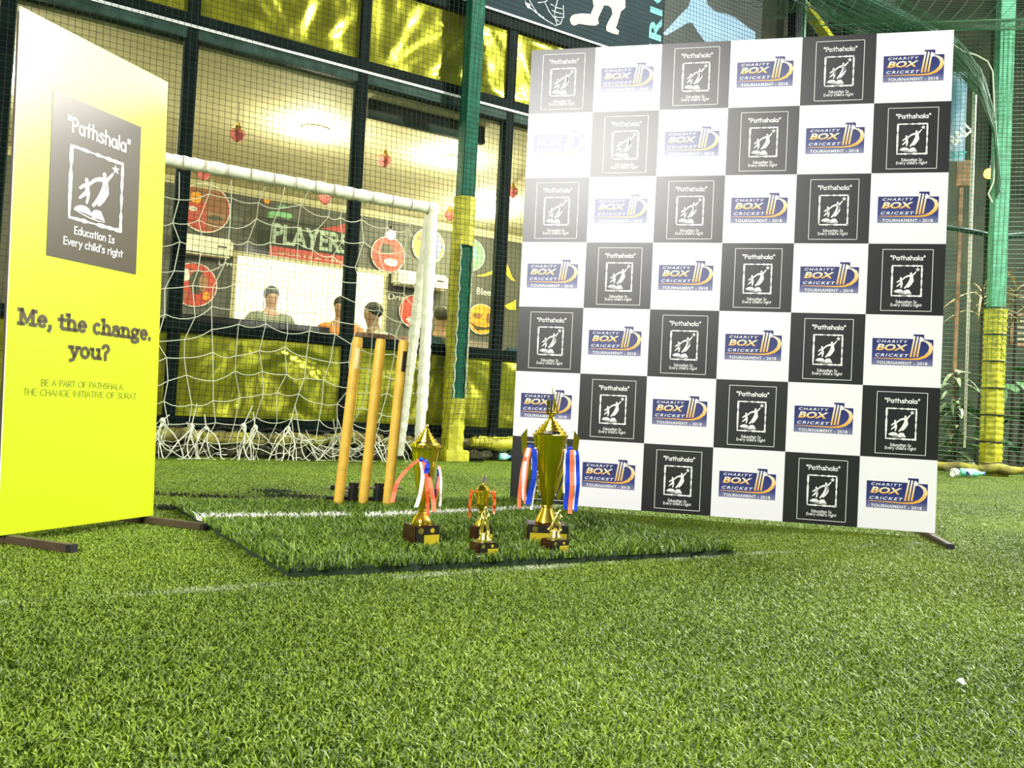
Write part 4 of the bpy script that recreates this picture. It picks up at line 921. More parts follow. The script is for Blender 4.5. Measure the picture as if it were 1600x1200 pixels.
def saggy(a, b, sag, n=4): return [a + (b - a) * k / n - np.array([0, 0, sag * 4 * (k / n) * (1 - k / n)]) for k in range(n + 1)]
for i in range(NU + 1):
    gn.tube([PT[i, j] for j in range(NV + 1)], .0029, 4, cap=False)
for j in range(1, NV + 1):
    for i in range(NU): gn.tube(saggy(PT[i, j], PT[i + 1, j], q.uniform(.0, .031)), .0029, 4, cap=False)
part('net', gn, 'net_white', go)
sn = MB()
for k in range(9):   # side net between post and stay
    v = (k + 1) / 10; a = np.array((ps_, GO, bar_z * (1 - v) + .05)); b = lerp((ps_, GO + .03, bar_z - .06), (ss_, -.28, .06), v)
    sn.tube(saggy(a, np.array(b), .05 + .03 * v), .0029, 4, cap=False)
sn.tube([lerp((ps_, GO, bar_z - .1), (ps_ - .02, GO + .26, .1), t) for t in np.linspace(0, 1, 8)], .0029, 4, cap=False)
part('side_net', sn, 'net_white', go)
tg = MB()
for k in range(13):   # bunches of loose ends hanging to the ground behind
    s_ = gl + .2 + (ps_ + .05 - gl - .2) * (k + q.uniform(.1, .9)) / 13; zk = q.uniform(.17, .27); yk = q.uniform(-.36, -.24); top = q.uniform(.30, .42)
    tg.tube([(s_ + q.uniform(-.08, .08), yk, top), (s_, yk, zk)], .004, 4, cap=False); tg.ball((s_, yk, zk), q.uniform(.010, .02), 6)
    for m_ in range(q.randint(3, 7)):
        a_ = q.uniform(-1.3, 1.3); L_ = q.uniform(.10, .24); path = []
        for i in range(9):
            t_ = i / 8; path.append((s_ + math.sin(a_) * L_ * t_ + .02 * math.sin(t_ * 5 + m_), yk - .10 * t_ * q.uniform(.6, 1.2), max(.014, zk - zk * 1.25 * t_ * (.55 + .45 * t_))))
        tg.tube(path, q.choice([.0025, .0032, .0045]), 4, cap=False)
for k in range(22):   # slack loops lying between them
    a_ = gl + .15 + q.uniform(0, ps_ - gl - .4); w_ = q.uniform(.15, .6); z1, z2 = q.uniform(.08, .26), q.uniform(.06, .24); yk = q.uniform(-.42, -.26); sg_ = q.uniform(.04, .14)
    tg.tube([(a_ + w_ * i / 10, yk - .04 * math.sin(i * .6), max(.014, z1 + (z2 - z1) * i / 10 - sg_ * 4 * (i / 10) * (1 - i / 10) + .01 * math.sin(i * 2.2 + k))) for i in range(11)], .0028, 4, cap=False)
tgo = part('net_tangle', tg, 'net_white', go); tgo['kind'] = 'stuff'
# ------------------------------------------------------------------ wicket
w3 = [gnd(531, 790, .02), gnd(566.5, 793, .02), gnd(602, 792, .02)]
wa = math.atan2(w3[2][1] - w3[0][1], w3[2][0] - w3[0][0]); wa = .28
wc = w3[1]; wk = thing('wicket', 'three yellow wooden stumps leaning on a black spring base', 'wicket', (wc[0], wc[1], .005), wa)
dpt = float((wc - CAM) @ FW); dx_ = 36.5 / F_PX * dpt / math.cos(wa)
lean = math.tan(math.radians(3.0))
bails = []
for k in (-1, 0, 1):
    h = .715; r = .0215; bx = k * dx_ * 1.0; tl = lean * h * (1 - .14 * k)
    mb = MB().tube([(bx, 0, .012), (bx + tl * .5, 0, h * .5), (bx + tl * .975, 0, h * .975), (bx + tl, 0, h)], [r * .96, r, r, r * .86], 18)
    sobj = part('stump', mb, 'stump_wood', wk, smooth=True)
    if k != 0:
        zs = h - .085; cxs = bx + tl * zs / h + (.004 if k < 0 else .006)
        part('sticker', MB().add([(cxs + math.sin(a) * (r + .0012) + (zz_ - zs) * lean, -math.cos(a) * (r + .0012), zz_) for zz_ in (zs - .045, zs + .04) for a in (-.35, -.1, .15, .4)], [(0, 1, 5, 4), (1, 2, 6, 5), (2, 3, 7, 6)]), 'sticker' if k < 0 else 'plaque_black', sobj)
bs = part('base', MB().box((-dx_ - .045, .018, .006), (dx_ + .045, .075, .031), 0, .004), 'metal_black', wk)
for k in (-.52, .52): part('spring_housing', MB().tube([(k * dx_ + .01, .02, .012), (k * dx_ + .014, .02, .115)], .021, 14), 'metal_black', wk, smooth=True)
part('hinge_rod', MB().tube([(-dx_ - .04, .012, .092), (dx_ + .06, .012, .098)], .0055, 8), 'steel', wk)
part('hinge_rod', MB().tube([(-dx_ - .05, .012, .05), (dx_ + .03, .012, .052)], .0065, 8), 'metal_black', wk)
for k in (-1, 1): part('spring', MB().tube([(k * dx_ * .95 - .03 * k + .012 * math.cos(i * .8), .03 + .012 * math.sin(i * .8), .03 + .0016 * i) for i in range(40)], .0028, 5), 'steel', wk)
for k in (-1.25, 1.3): part('nut', MB().ball((k * dx_, .012, .094), .011, 6), 'metal_black', wk)
# ------------------------------------------------------------------ trophies
def plinth(t, w_, d_, h, plaque, side_rot=0.0, word=None, top=True):
    p = part('plinth', MB().box((-w_ / 2, -d_ / 2, 0), (w_ / 2, d_ / 2, h), 0, .003), 'plinth_maroon', t)
    part('plaque_backing', MB().box((-w_ / 2 * .96, -d_ / 2 - .0012, h * .04), (w_ / 2 * .96, -d_ / 2, h * .96)), 'plaque_black', p)
    part('name_plate', MB().box((-w_ / 2 * plaque, -d_ / 2 - .0026, h * .06), (w_ / 2 * .94, -d_ / 2 - .0008, h * .56)), 'plaque_gold', p)
    part('badge', MB().disc(-w_ * .30, h * .76, h * .16, -d_ / 2 - .0018, 0, 16).disc(w_ * .18, h * .77, h * .12, -d_ / 2 - .0018, 1, 16), ['gold_pale', 'plaque_gold'], p)
    if word: part('plate_lettering', font_text(MB(), word, -w_ * .22, w_ * .36, h * .10, h * .24, -d_ / 2 - .0030, 0, bold=.01), 'plaque_black', p)
    return p
def ribbon3d(path, wd, m_, t, twist=0.0, side=(1, 0, 0)):
    P = [np.array(p, float) for p in path]; sd = np.array(side, float); vs = []; n = len(P)
    for i, p in enumerate(P):
        a = twist * i / (n - 1); d = sd * math.cos(a) + np.array([0, 1, 0]) * math.sin(a)
        vs += [p - d * wd / 2, p + d * wd / 2]
    mb = MB().add(vs, [(2 * i, 2 * i + 1, 2 * i + 3, 2 * i + 2) for i in range(n - 1)])
    o = part('ribbon', mb, m_, t); md = o.modifiers.new('thick', 'SOLIDIFY'); md.thickness = .0008; return o
def hang(x0, z0, x1, z1, y0=-.01, y1=-.02, bow=.02, n=10):
    return [(x0 + (x1 - x0) * (i / n) + bow * math.sin(math.pi * i / n), y0 + (y1 - y0) * i / n - .006 * math.sin(i * 1.3), z0 + (z1 - z0) * (i / n) ** 1.15) for i in range(n + 1)]
# champions cup -------------------------------------------------
p = gnd(852, 845, .031); k_ = float((p - CAM) @ FW) / F_PX     # metres per pixel there
t = thing('trophy', 'largest gold trophy cup with winged handles and blue, white and orange ribbons', 'trophy', (p[0], p[1], .031), .06, 'trophies on the grass mat')
ph = 28 * k_; plinth(t, 64 * k_, 52 * k_, ph, .84, word='CHAMPIONS')
z0 = ph
part('foot', MB().lathe([(16 * k_, z0), (17 * k_, z0 + 2 * k_), (15 * k_, z0 + 8 * k_), (9.5 * k_, z0 + 19 * k_), (8 * k_, z0 + 24 * k_), (9.5 * k_, z0 + 26 * k_), (9 * k_, z0 + 28 * k_)], 24, flute=(6, .05)), 'gold', t, smooth=True)
zc0 = z0 + 27 * k_
part('bowl', MB().lathe([(.5 * k_, zc0), (8.5 * k_, zc0), (10 * k_, zc0 + 8 * k_), (13 * k_, zc0 + 28 * k_), (18 * k_, zc0 + 58 * k_), (23 * k_, zc0 + 86 * k_), (26.5 * k_, zc0 + 106 * k_), (27 * k_, zc0 + 110 * k_), (25.5 * k_, zc0 + 110 * k_), (24 * k_, zc0 + 98 * k_), (.5 * k_, zc0 + 90 * k_)], 36), 'gold_dark', t, smooth=True)
zl = zc0 + 109 * k_
part('lid', MB().lathe([(28 * k_, zl), (28.5 * k_, zl + 2 * k_), (25 * k_, zl + 4 * k_), (24 * k_, zl + 8 * k_), (20 * k_, zl + 9 * k_), (19 * k_, zl + 13 * k_), (15.5 * k_, zl + 14 * k_), (14.5 * k_, zl + 18 * k_), (11 * k_, zl + 19 * k_), (10 * k_, zl + 23 * k_), (6.5 * k_, zl + 24 * k_), (5 * k_, zl + 29 * k_), (4 * k_, zl + 30 * k_), (5 * k_, zl + 33 * k_), (1 * k_, zl + 35 * k_)], 36), 'gold', t, smooth=True)
part('lid_window', MB().add([(x_ * k_, -(25.3 + dy) * k_ * math.cos(x_ / 24.), zl + zz_ * k_) for zz_, dy in ((3.4, .3), (8, -.6)) for x_ in (-12, -6, 0, 6, 12)], [(i, i + 1, i + 6, i + 5) for i in range(4)]), 'plaque_black', t)
fz = zl + 34 * k_
fin = part('finial', MB().box((-8 * k_, -1.5 * k_, fz), (-4.5 * k_, 1.5 * k_, fz + 23 * k_), 0, .0008).box((-2.5 * k_, -1.5 * k_, fz), (.5 * k_, 1.5 * k_, fz + 22 * k_), 0, .0008).box((2.5 * k_, -1.5 * k_, fz), (5 * k_, 1.5 * k_, fz + 20 * k_), 0, .0008).box((-9 * k_, -2 * k_, fz - 1 * k_), (6.5 * k_, 2 * k_, fz + 1.5 * k_), 0, .0008), 'gold_dark', t)
part('bat', MB().tube([(10 * k_, -2.5 * k_, fz + 1 * k_), (3 * k_, -2.5 * k_, fz + 24 * k_), (-1.5 * k_, -2.5 * k_, fz + 41 * k_)], [2.6 * k_, 2.4 * k_, 1.0 * k_], 8, flat=.5), 'gold_dark', fin)
part('ball', MB().ball((5.5 * k_, -2.5 * k_, fz + 3 * k_), 3 * k_, 8), 'gold_pale', fin, smooth=True)
def plate(t, name, pts, m_, th_=.004):
    n = len(pts); mb = MB().add([(a * k_, -th_ / 2, zc0 + b * k_) for a, b in pts] + [(a * k_, th_ / 2, zc0 + b * k_) for a, b in pts], [tuple(range(n)), tuple(range(2 * n - 1, n - 1, -1))] + [(i, n + i, n + (i + 1) % n, (i + 1) % n) for i in range(n)])
    return part(name, mb, m_, t)
for sg_ in (-1, 1):
    plate(t, 'handle', [(sg_ * a, b) for a, b in ((37, 119), (46, 108), (44, 86), (40, 72), (34, 60), (30, 40), (24, 22), (19, 10), (16, 16), (24, 40), (29, 62), (35, 80), (36, 90))], 'gold')
    plate(t, 'handle_wing', [(sg_ * a, b) for a, b in ((26, 82), (35, 92), (37, 88), (28, 76), (20, 42), (14, 20), (12, 22), (18, 50))], 'gold', .007)
    plate(t, 'lower_wing', [(sg_ * a, b) for a, b in ((33, 44), (28, 30), (17, 8), (14, 14), (22, 34))], 'gold_dark', .006)
zr = zc0 + 92 * k_
for x0_, x1_, z1_, m_, w_, bw, dy_ in ((-33, -37, 8, 'ribbon_white', 7, -4, .004), (-35, -45, -4, 'ribbon_orange', 6, -3, .0), (-26, -32, 2, 'ribbon_blue', 8, 5, .010), (-23, -26, -6, 'ribbon_white', 4, 3, .002), (-30, -37, 3, 'ribbon_orange', 3, -2, .012), (27, 27, -3, 'ribbon_blue', 7, 2, .004), (33, 34, -9, 'ribbon_orange', 7, 2, .010), (37, 38, -3, 'ribbon_white', 5, 3, .002), (41, 43, -5, 'ribbon_blue', 6, 3, .006), (24, 24, 22, 'ribbon_white', 3, -1, .0)):
    ribbon3d(hang(x0_ * k_, zr - abs(x0_) * .1 * k_, x1_ * k_, zc0 + z1_ * k_, -.014, -.026 - dy_, bw * k_), w_ * k_, m_, t, .2)
for sg_ in (-1, 1): part('ribbon_knot', MB().ball((sg_ * 31 * k_, -.010, zr - 1 * k_), 4 * k_, 7, sq=(1.2, .6, .7)), 'ribbon_blue', t)
# fluted runner-up cup ------------------------------------------
p = gnd(655, 853, .031); k_ = float((p - CAM) @ FW) / F_PX
t = thing('trophy', 'fluted gold trophy cup on a maroon cube nearest the stumps with orange and white ribbons', 'trophy', (p[0], p[1] + .03, .031), .62, 'trophies on the grass mat')
ph = 32 * k_; plinth(t, 43 * k_, 43 * k_, ph, .30)
z0 = ph
part('foot', MB().lathe([(16 * k_, z0), (16.5 * k_, z0 + 2 * k_), (14 * k_, z0 + 9 * k_), (8 * k_, z0 + 17 * k_), (6 * k_, z0 + 20 * k_), (7 * k_, z0 + 22 * k_), (5.5 * k_, z0 + 24 * k_)], 24, flute=(6, .06)), 'gold', t, smooth=True)
zc0 = z0 + 23 * k_
part('bowl', MB().lathe([(.5 * k_, zc0), (5.5 * k_, zc0), (7 * k_, zc0 + 10 * k_), (12 * k_, zc0 + 38 * k_), (17 * k_, zc0 + 66 * k_), (20.5 * k_, zc0 + 90 * k_), (22 * k_, zc0 + 97 * k_), (24 * k_, zc0 + 99 * k_), (24 * k_, zc0 + 103 * k_), (21 * k_, zc0 + 103 * k_), (20 * k_, zc0 + 95 * k_), (.5 * k_, zc0 + 90 * k_)], 72, flute=(14, .028)), 'gold', t, smooth=True)
zl = zc0 + 102 * k_
part('lid', MB().lathe([(23 * k_, zl), (22 * k_, zl + 3 * k_), (17 * k_, zl + 5 * k_), (16 * k_, zl + 9 * k_), (13 * k_, zl + 10 * k_), (12 * k_, zl + 14 * k_), (9.5 * k_, zl + 15 * k_), (8.5 * k_, zl + 19 * k_), (6 * k_, zl + 20 * k_), (5 * k_, zl + 25 * k_), (2.5 * k_, zl + 26 * k_), (1 * k_, zl + 28 * k_)], 32), 'gold', t, smooth=True)
part('lid_window', MB().add([(x_ * k_, -(20.2 + dy) * k_ * math.cos(x_ / 22.), zl + zz_ * k_) for zz_, dy in ((1.5, 2.2), (5.2, -1.5)) for x_ in (-12, -6, 0, 6, 12)], [(i, i + 1, i + 6, i + 5) for i in range(4)]), 'plaque_black', t, rot=(0, 0, -.62))
fn = part('finial', MB().ball((0, 0, zl + 30 * k_), 3.4 * k_, 8), 'gold_pale', t, smooth=True)
part('emblem_plate', MB().box((-2.4 * k_, -.001, zl + 32 * k_), (2.4 * k_, .001, zl + 54 * k_), 0, .0005), 'gold_dark', fn)
zr = zc0 + 80 * k_; rr = (0, 0, -.62)
for x0_, x1_, z1_, m_, w_, bw in ((-6, -44, 12, 'ribbon_orange', 7, -10), (-5, -7, 6, 'ribbon_white', 6.5, 6), (-2, 22, 2, 'ribbon_orange', 7.5, 3), (2, 6, 60, 'ribbon_blue', 8, 3), (-1, 12, -6, 'ribbon_red', 5, 2), (24, 29, 8, 'ribbon_white', 4, 2), (24, 20, 8, 'ribbon_orange', 5, 2), (23, 18, 4, 'ribbon_blue', 3, 1)):
    ro = ribbon3d(hang(x0_ * k_, zr - (10 * k_ if x0_ > 20 else 0), x1_ * k_, zc0 + z1_ * k_, -.034 if x0_ < 20 else -.01, -.050 - (abs(x0_ * 7) % 5) * .004 if x0_ < 20 else -.03, bw * k_), w_ * .95 * k_, m_, t, .1); ro.rotation_euler = rr
part('ribbon_knot', MB().ball((-4 * k_, -.040, zr), 3.6 * k_, 7), 'ribbon_blue', t, rot=rr)
part('rim_ear', MB().ball((-20 * k_, -.012, zl - 2 * k_), 4 * k_, 7, sq=(1.2, 1, .8)), 'gold_pale', t, rot=rr)
# small lidded cup ----------------------------------------------
p = gnd(750, 850, .031); k_ = float((p - CAM) @ FW) / F_PX
t = thing('trophy', 'small gold lidded cup with red ribbons standing behind the front figurine', 'trophy', (p[0], p[1] + .02, .031), .55, 'trophies on the grass mat')
ph = 28 * k_; plinth(t, 27 * k_, 27 * k_, ph, .2); z0 = ph; rr = (0, 0, -.55)
part('foot', MB().lathe([(10 * k_, z0), (10 * k_, z0 + 2 * k_), (5 * k_, z0 + 8 * k_), (3.5 * k_, z0 + 16 * k_), (5 * k_, z0 + 19 * k_), (3.5 * k_, z0 + 22 * k_)], 20, flute=(5, .08)), 'gold', t, smooth=True)
zc0 = z0 + 21 * k_
part('bowl', MB().lathe([(3 * k_, zc0), (7 * k_, zc0 + 6 * k_), (10 * k_, zc0 + 14 * k_), (9 * k_, zc0 + 20 * k_), (12 * k_, zc0 + 28 * k_), (12.5 * k_, zc0 + 32 * k_), (11 * k_, zc0 + 32 * k_), (1 * k_, zc0 + 28 * k_)], 28), 'gold', t, smooth=True)
zl = zc0 + 32 * k_
part('lid', MB().lathe([(12 * k_, zl), (12 * k_, zl + 2 * k_), (9 * k_, zl + 5 * k_), (6 * k_, zl + 9 * k_), (2 * k_, zl + 11 * k_), (1.5 * k_, zl + 13 * k_)], 28), 'gold', t, smooth=True)
part('finial', MB().lathe([(1.5 * k_, zl + 12 * k_), (5 * k_, zl + 14 * k_), (5.5 * k_, zl + 18 * k_), (3.5 * k_, zl + 23 * k_), (.3 * k_, zl + 28 * k_)], 8), 'crystal', t)
for sg_ in (-1, 1):
    part('handle', MB().tube([(sg_ * a * k_, 0, zc0 + b * k_) for a, b in ((8, 8), (15, 6), (18, 14), (15, 22), (17, 30), (21, 33), (19, 36))], 1.6 * k_, 7), 'gold', t, rot=rr, smooth=True)
    ribbon3d(hang(sg_ * 18 * k_, zc0 + 30 * k_, sg_ * 19 * k_, zc0 - (10 if sg_ < 0 else 2) * k_, -.004, -.012, sg_ * k_), 3.6 * k_, 'ribbon_red', t, .8).rotation_euler = rr
    part('ribbon_knot', MB().ball((sg_ * 16 * k_, -.006, zc0 + 31 * k_), 3 * k_, 6), 'ribbon_red', t, rot=rr)
# figurines -----------------------------------------------------
def figurine(px, py, w_px, ph_px, plaque, rz, label, joints, scale_px, bat):
    p = gnd(px, py, .031); k = float((p - CAM) @ FW) / F_PX
    t = thing('figurine_trophy', label, 'trophy', (p[0], p[1] + .012, .031), rz, 'trophies on the grass mat')
    pl = plinth(t, w_px * k, w_px * k * .9, ph_px * k, plaque)
    part('foot_strip', MB().box((-w_px * k * .56, -w_px * k * .5, 0), (w_px * k * .56, w_px * k * .5, .004), 0, .001), 'ribbon_white', t)
    z = ph_px * k
    part('pedestal', MB().lathe([(w_px * .36 * k, z), (w_px * .36 * k, z + 3 * k), (w_px * .28 * k, z + 4 * k), (w_px * .22 * k, z + 9 * k), (w_px * .26 * k, z + 11 * k), (w_px * .24 * k, z + 13 * k), (.001, z + 13.5 * k)], 20), 'gold_pale', t, smooth=True)
    V, E_, R_ = joints; sc_ = scale_px * k / 10.0
    skin_obj('figure', V, E_, R_, 'gold_pale', t, scale=sc_, loc=(0, 0, z + 13 * k), sub=1, rot=(0, 0, -rz))
    b = MB().tube([np.array(q_) * sc_ + np.array((0, 0, z + 13 * k)) for q_ in bat], [.16 * sc_, .2 * sc_, .42 * sc_, .42 * sc_][:len(bat)], 6, flat=.5); part('bat', b, 'gold_pale', t, rot=(0, 0, -rz))
    return t
J1 = ([(0, 0, 4.6), (.1, 0, 6.0), (.0, 0, 7.4), (-.1, -.1, 8.2), (-.15, -.15, 9.1), (.5, 0, 4.3), (.9, -.2, 2.4), (1.3, 0, .2), (1.5, -.7, 0.05), (-.5, 0, 4.3), (-.8, -.3, 2.4), (-1.1, 0, .2), (-1.3, -.7, 0.05), (.9, 0, 7.0), (1.3, -.6, 5.6), (.2, -1.1, 4.9), (-.9, 0, 7.0), (-1.3, -.6, 5.6), (-.1, -1.1, 4.6)],
      [(0, 1), (1, 2), (2, 3), (3, 4), (0, 5), (5, 6), (6, 7), (7, 8), (0, 9), (9, 10), (10, 11), (11, 12), (2, 13), (13, 14), (14, 15), (2, 16), (16, 17), (17, 18)],
      [.9, .85, 1.0, .42, .9, .7, .62, .48, .42, .7, .62, .48, .42, .5, .42, .38, .5, .42, .38])
figurine(755, 868, 34, 21, .1, .55, 'small gold batsman figurine trophy in front of the small lidded cup', J1, 46, [(.1, -1.1, 5.0), (-.3, -1.2, 4.0), (-.9, -1.2, 3.0), (-1.7, -1.2, .4)])
J2 = ([(-.2, 0, 3.6), (.2, 0, 4.8), (.9, 0, 6.2), (1.3, -.1, 7.1), (1.7, -.15, 8.0), (.5, .2, 3.4), (1.6, .1, 2.2), (1.9, 0, .2), (2.6, -.2, 0.05), (-.8, -.2, 3.2), (-1.2, -.4, 1.8), (-2.4, -.2, .3), (-3.0, -.3, 0.4), (1.7, -.2, 5.8), (2.2, -.7, 5.0), (1.2, -1.1, 4.6), (.1, -.1, 6.4), (-.5, -.7, 5.8), (-.3, -1.0, 6.9)], J1[1],
      [1.0, .9, 1.05, .5, 1.0, .75, .65, .5, .45, .75, .65, .5, .45, .52, .44, .4, .52, .44, .4])
figurine(866, 862, 34, 19, .1, .6, 'small gold crouching player figurine trophy right of the champions cup', J2, 42, [(-.3, -1.0, 6.9), (-.4, -1.0, 7.6), (-.5, -1.0, 8.2), (-.6, -1.0, 9.2)])
# ------------------------------------------------------------------ beyond the right side net
wr = structure('wall_right', 'dark garden wall beyond the right side net', tuple(RGT.w(0, 3.4, 0)), RGT.a)
part('panel', MB().box((-3.2, 0, 0), (9, .15, 7.0)), 'wall_night', wr)
for k in range(8): part('pilaster', MB().box((-3 + k * 1.5, -.1, 0), (-2.8 + k * 1.5, 0, 7.0)), 'wall_night', wr)
def rp(px, py, y_): s_, z = RGT.hit(px, py, y_); return (s_, y_, z)
# blue sport board
a = RGT.hit(1400, 96, .5); b = RGT.hit(1512, 112, .5); c = RGT.hit(1503, 252, .5)
bd = thing('sport_board', 'blue sport board with lettering half hidden behind the backdrop edge', 'board', tuple(RGT.w(0, .5, 0)), RGT.a)
part('panel', MB().box((a[0], 0, c[1]), (b[0], .03, b[1])), 'board_blue', bd)
part('printed_player', MB().poly([RGT.hit(p_[0], p_[1], .495) for p_ in ((1483, 118), (1492, 128), (1502, 124), (1510, 136), (1503, 150), (1506, 168), (1494, 178), (1486, 196), (1480, 190), (1486, 160))], -.004), 'fascia_blue', bd)
tmp = font_text(MB(), 'FOOTBALL', 0, .66, 0, .13, 0, 0, bold=.03); ca, sa_ = math.cos(.75), math.sin(.75); o_ = RGT.hit(1452, 262, .495)
part('printed_word', MB().add([(o_[0] + v[0] * ca - v[2] * sa_, -.005, o_[1] + v[0] * sa_ + v[2] * ca) for v in tmp.v], tmp.f), 'poster_white', bd)
o_ = RGT.hit(1462, 247, .495)
part('printed_word', font_text(MB(), 'CRICKET', o_[0], o_[0] + .33, o_[1], o_[1] + .075, -.005, 0, bold=.03), 'fascia_turquoise', bd)
wbd = part('notice_board', MB().box((RGT.hit(1494, 290, .9)[0], 0, RGT.hit(1494, 290, .9)[1]), (RGT.hit(1516, 290, .9)[0], .03, RGT.hit(1500, 250, .9)[1])), 'wood', loc=tuple(RGT.w(0, .9, 0)), rot=(0, 0, RGT.a)); wbd2 = part('post', MB().box((RGT.hit(1504, 290, .9)[0] - .02, .03, 0), (RGT.hit(1504, 290, .9)[0] + .02, .06, RGT.hit(1500, 252, .9)[1])), 'wood', wbd); tag(wbd, 'small brown wooden board below the blue sport board', 'board')
pp_ = part('white_pipe', MB().tube([rp(1523, 140, .3), rp(1518, 300, .3), rp(1513, 480, .3), rp(1507, 700, .3)], [.022, .02, .016, .012], 10), 'appliance_white', loc=tuple(RGT.o), rot=(0, 0, RGT.a), smooth=True); tag(pp_, 'pale vertical pipe beyond the net just right of the backdrop', 'pipe')
cb = part('cable', MB().tube([rp(*q_, -.05) for q_ in ((1488, 70), (1505, 80), (1525, 86), (1543, 96), (1551, 112), (1553, 160), (1556, 230), (1552, 285), (1544, 303), (1550, 316))], .008, 6), 'net_white', loc=tuple(RGT.o), rot=(0, 0, RGT.a)); tag(cb, 'thin white loose cable hanging beside the right column', 'cable')
rl = part('safety_rail', MB().tube([rp(1470, 354, .25), rp(1520, 362, .25), rp(1556, 370, .25), rp(1610, 366, .25), rp(1700, 360, .25)], .028, 10), 'frame_green', loc=tuple(RGT.o), rot=(0, 0, RGT.a), smooth=True); tag(rl, 'grey green horizontal rail behind the right column', 'rail')
q_ = rp(1546, 271, 1.2); ln_ = thing('lantern', 'small glowing orange lantern beside the right column', 'lantern', tuple(RGT.w(*q_)), RGT.a)
part('glow', MB().ball((0, 0, 0), .065, 8), 'lantern_glow', ln_, smooth=True)
part('pole', MB().tube([(.07, .02, -q_[2]), (.07, .02, .16), (.0, 0, .15), (0, 0, .09)], .008, 6), 'metal_black', ln_); part('cap', MB().lathe([(.06, .045), (.03, .08), (.005, .1)], 10), 'metal_black', ln_)
def leaf_mesh(L_, W_, bend, m_):
    n = 7; vs = []
    for i in range(n + 1):
        t_ = i / n; w_ = W_ * math.sin(math.pi * min(1, t_ * .93 + .05)) ** .8; z = L_ * .25 * t_ - bend * t_ * t_
        vs += [(L_ * t_, -w_ / 2, z + .15 * w_), (L_ * t_, 0, z), (L_ * t_, w_ / 2, z + .15 * w_)]
    f_ = []
    for i in range(n): f_ += [(3 * i, 3 * i + 1, 3 * i + 4, 3 * i + 3), (3 * i + 1, 3 * i + 2, 3 * i + 5, 3 * i + 4)]
    return MB().add(vs, f_).mesh('leaf', [m_], True)
lf = [leaf_mesh(.62, .17, .30, 'leaf'), leaf_mesh(.45, .14, .22, 'leaf')]; lp = [leaf_mesh(.35, .05, .3, 'leaf_pale'), leaf_mesh(.28, .06, .18, 'leaf_pale')]; lt_ = [leaf_mesh(.6, .025, .35, 'thatch')]
def plant(px, py, y_, h, n, meshes, label, stem='bark', seed=0, spread=1.0, z0=.0):
    q = random.Random(seed); s_, _ = RGT.hit(px, py, y_); t = thing('leafy_plant', label, 'plant', tuple(RGT.w(s_, y_, 0)), RGT.a, 'garden plants beyond the net')
    part('stem', MB().tube([(0, 0, 0), (.03, .02, h * .5), (0, 0, h)], [.035, .028, .015], 8), stem, t, smooth=True)
    for k in range(n):
        z = h * (z0 + (1 - z0) * (k + .6) / n); o = link('leaf', q.choice(meshes), t, loc=(0, 0, z), rot=(q.uniform(-.3, .3), q.uniform(-.7, .25), k * 2.4 + q.uniform(-.3, .3))); k_s = spread * q.uniform(.8, 1.15); o.scale = (k_s,) * 3
plant(1552, 700, .9, 1.15, 9, lf, 'broad-leaved green plant directly behind the right column', seed=1, spread=1.2)
plant(1592, 700, 1.1, 1.25, 9, lf, 'broad-leaved plant at the far right edge of the picture', seed=2, spread=1.2)
plant(1490, 700, .7, 1.15, 70, lp, 'pale drooping bush just right of the backdrop', seed=3, spread=1.1, z0=.05)
plant(1534, 500, 2.0, 2.35, 40, lt_, 'dry straw-coloured palm beyond the right column', seed=4, spread=1.0, z0=.8)
plant(1588, 430, 2.2, 2.4, 34, lt_, 'dry straw-coloured palm at the right picture edge', seed=6, spread=1.0, z0=.8)
# lit wooden shutter window on the far right
a = RGT.hit(1578, 540, 2.6); b = RGT.hit(1640, 495, 2.6)
ww = structure('window_8', 'wooden shutter window glowing faintly at the far right', tuple(RGT.w(a[0], 2.6, a[1])), RGT.a, 'window')
part('frame', MB().box((0, 0, 0), (b[0] - a[0], .05, .04)).box((0, 0, b[1] - a[1]), (b[0] - a[0], .05, b[1] - a[1] + .04)).box((0, 0, 0), (.05, .05, b[1] - a[1])), 'wood', ww)
for k in range(5): part('slat', MB().box((.05, .01, .08 + k * .08), (b[0] - a[0], .03, .11 + k * .08)), 'sofa_beige', ww)
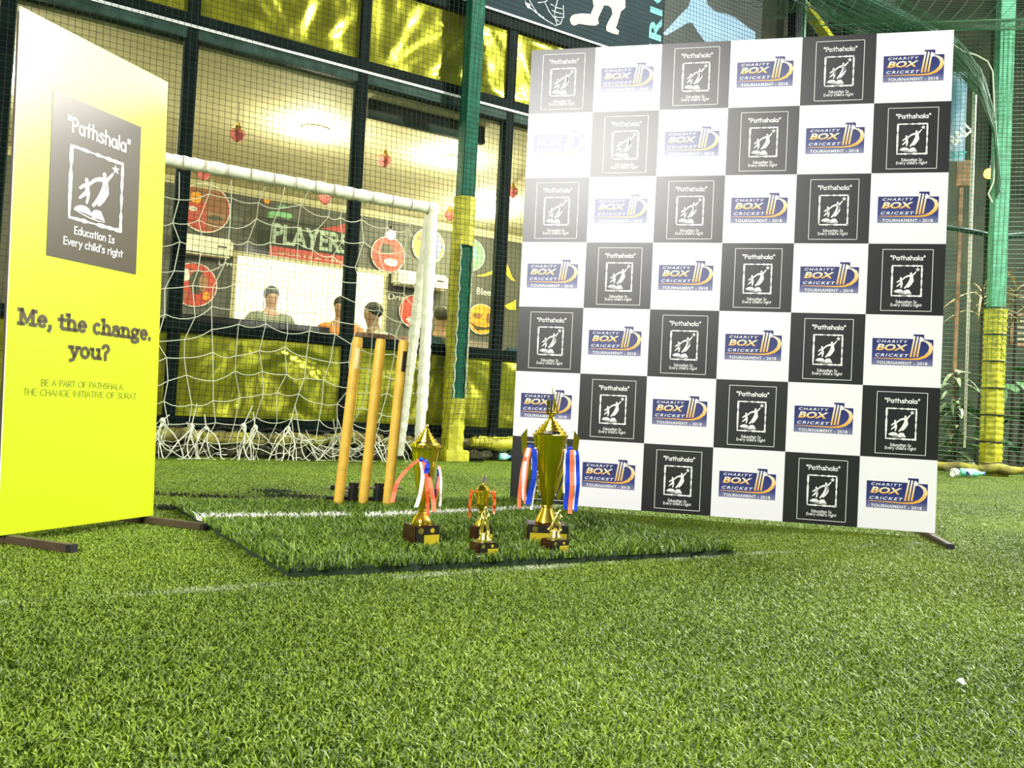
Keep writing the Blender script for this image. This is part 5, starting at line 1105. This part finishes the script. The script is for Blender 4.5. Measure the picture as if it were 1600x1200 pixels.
# upper building panels seen past the corner column
ub = structure('wall_upper', 'pale upper wall panels beyond the corner column', tuple(RGT.w(0, .9, 0)), RGT.a)
for x0_, x1_, y0_, y1_ in ((1252, 1318, -20, 80), (1338, 1400, -20, 80)):
    a = RGT.hit(x0_, y1_, .9); b = RGT.hit(x1_, y0_, .9); part('panel', MB().box((a[0], 0, a[1] - .3), (b[0], .03, b[1])), 'fascia_grey', ub)
a = rp(1256, 8, .8); b = rp(1296, 62, .8)
part('brace', MB().tube([(a[0], -.1, a[2]), (b[0], -.1, b[2])], .07, 4), 'pad_yellow', ub)
a = rp(1327, 30, .8); part('post', MB().box((a[0] - .05, -.12, a[2] - .6), (a[0] + .05, -.02, a[2] + .15)), 'frame_dark', ub)
a = rp(1290, -20, .8); b = rp(1490, 78, .8)
part('roof_beam', MB().tube([(a[0] - .1, -.05, a[2] + .1), (b[0], -.05, b[2] + .02)], [.16, .12], 6), 'frame_green', ub)
# ------------------------------------------------------------------ litter
def bottle(px, py, rz, label, L_=.2, r=.03, m_='bottle_teal'):
    p_ = gnd(px, py); t = thing('plastic_bottle', label, 'bottle', (p_[0], p_[1], .018 + r), rz, 'plastic bottles lying on the turf')
    part('body', MB().lathe([(.001, 0), (r * .9, .0), (r, .01), (r, L_ * .3), (r * .92, L_ * .4), (r, L_ * .5), (r, L_ * .68), (r * .45, L_ * .9), (r * .42, L_)], 16), m_, t, smooth=True, rot=(0, math.pi / 2, 0))
    part('cap', MB().lathe([(r * .48, L_), (r * .48, L_ * 1.08), (.001, L_ * 1.09)], 12), 'bottle_cap', t, rot=(0, math.pi / 2, 0))
    part('label_band', MB().lathe([(r * 1.02, L_ * .3), (r * 1.02, L_ * .5)], 16), 'ribbon_white', t, rot=(0, math.pi / 2, 0))
bottle(1478, 747, .1, 'clear plastic bottle lying nearest the backdrop at right', .22, .04, 'pane_glass')
bottle(1499, 747, -.1, 'teal plastic bottle lying by the yellow kerb on the right', .22, .04)
bottle(780, 722, .3, 'teal plastic bottle lying on the turf just left of the backdrop', .09, .03)
def scrap(px, py, s_, label):
    p_ = gnd(px, py); q = random.Random(px); n = 9; vs = [(0, 0, .012)] + [(s_ * q.uniform(.6, 1.1) * math.cos(2 * math.pi * k / n), s_ * q.uniform(.5, 1) * math.sin(2 * math.pi * k / n), q.uniform(0, .01)) for k in range(n)]
    o = part('paper_scrap', MB().add(vs, [(0, 1 + k, 1 + (k + 1) % n) for k in range(n)]), 'paper', loc=(p_[0], p_[1], .018)); o.modifiers.new('thick', 'SOLIDIFY').thickness = .002; tag(o, label, 'paper')
scrap(1500, 1086, .011, 'tiny white paper scrap on the turf at lower right')
scrap(346, 715, .05, 'tiny pale paper scrap on the turf below the goal net')
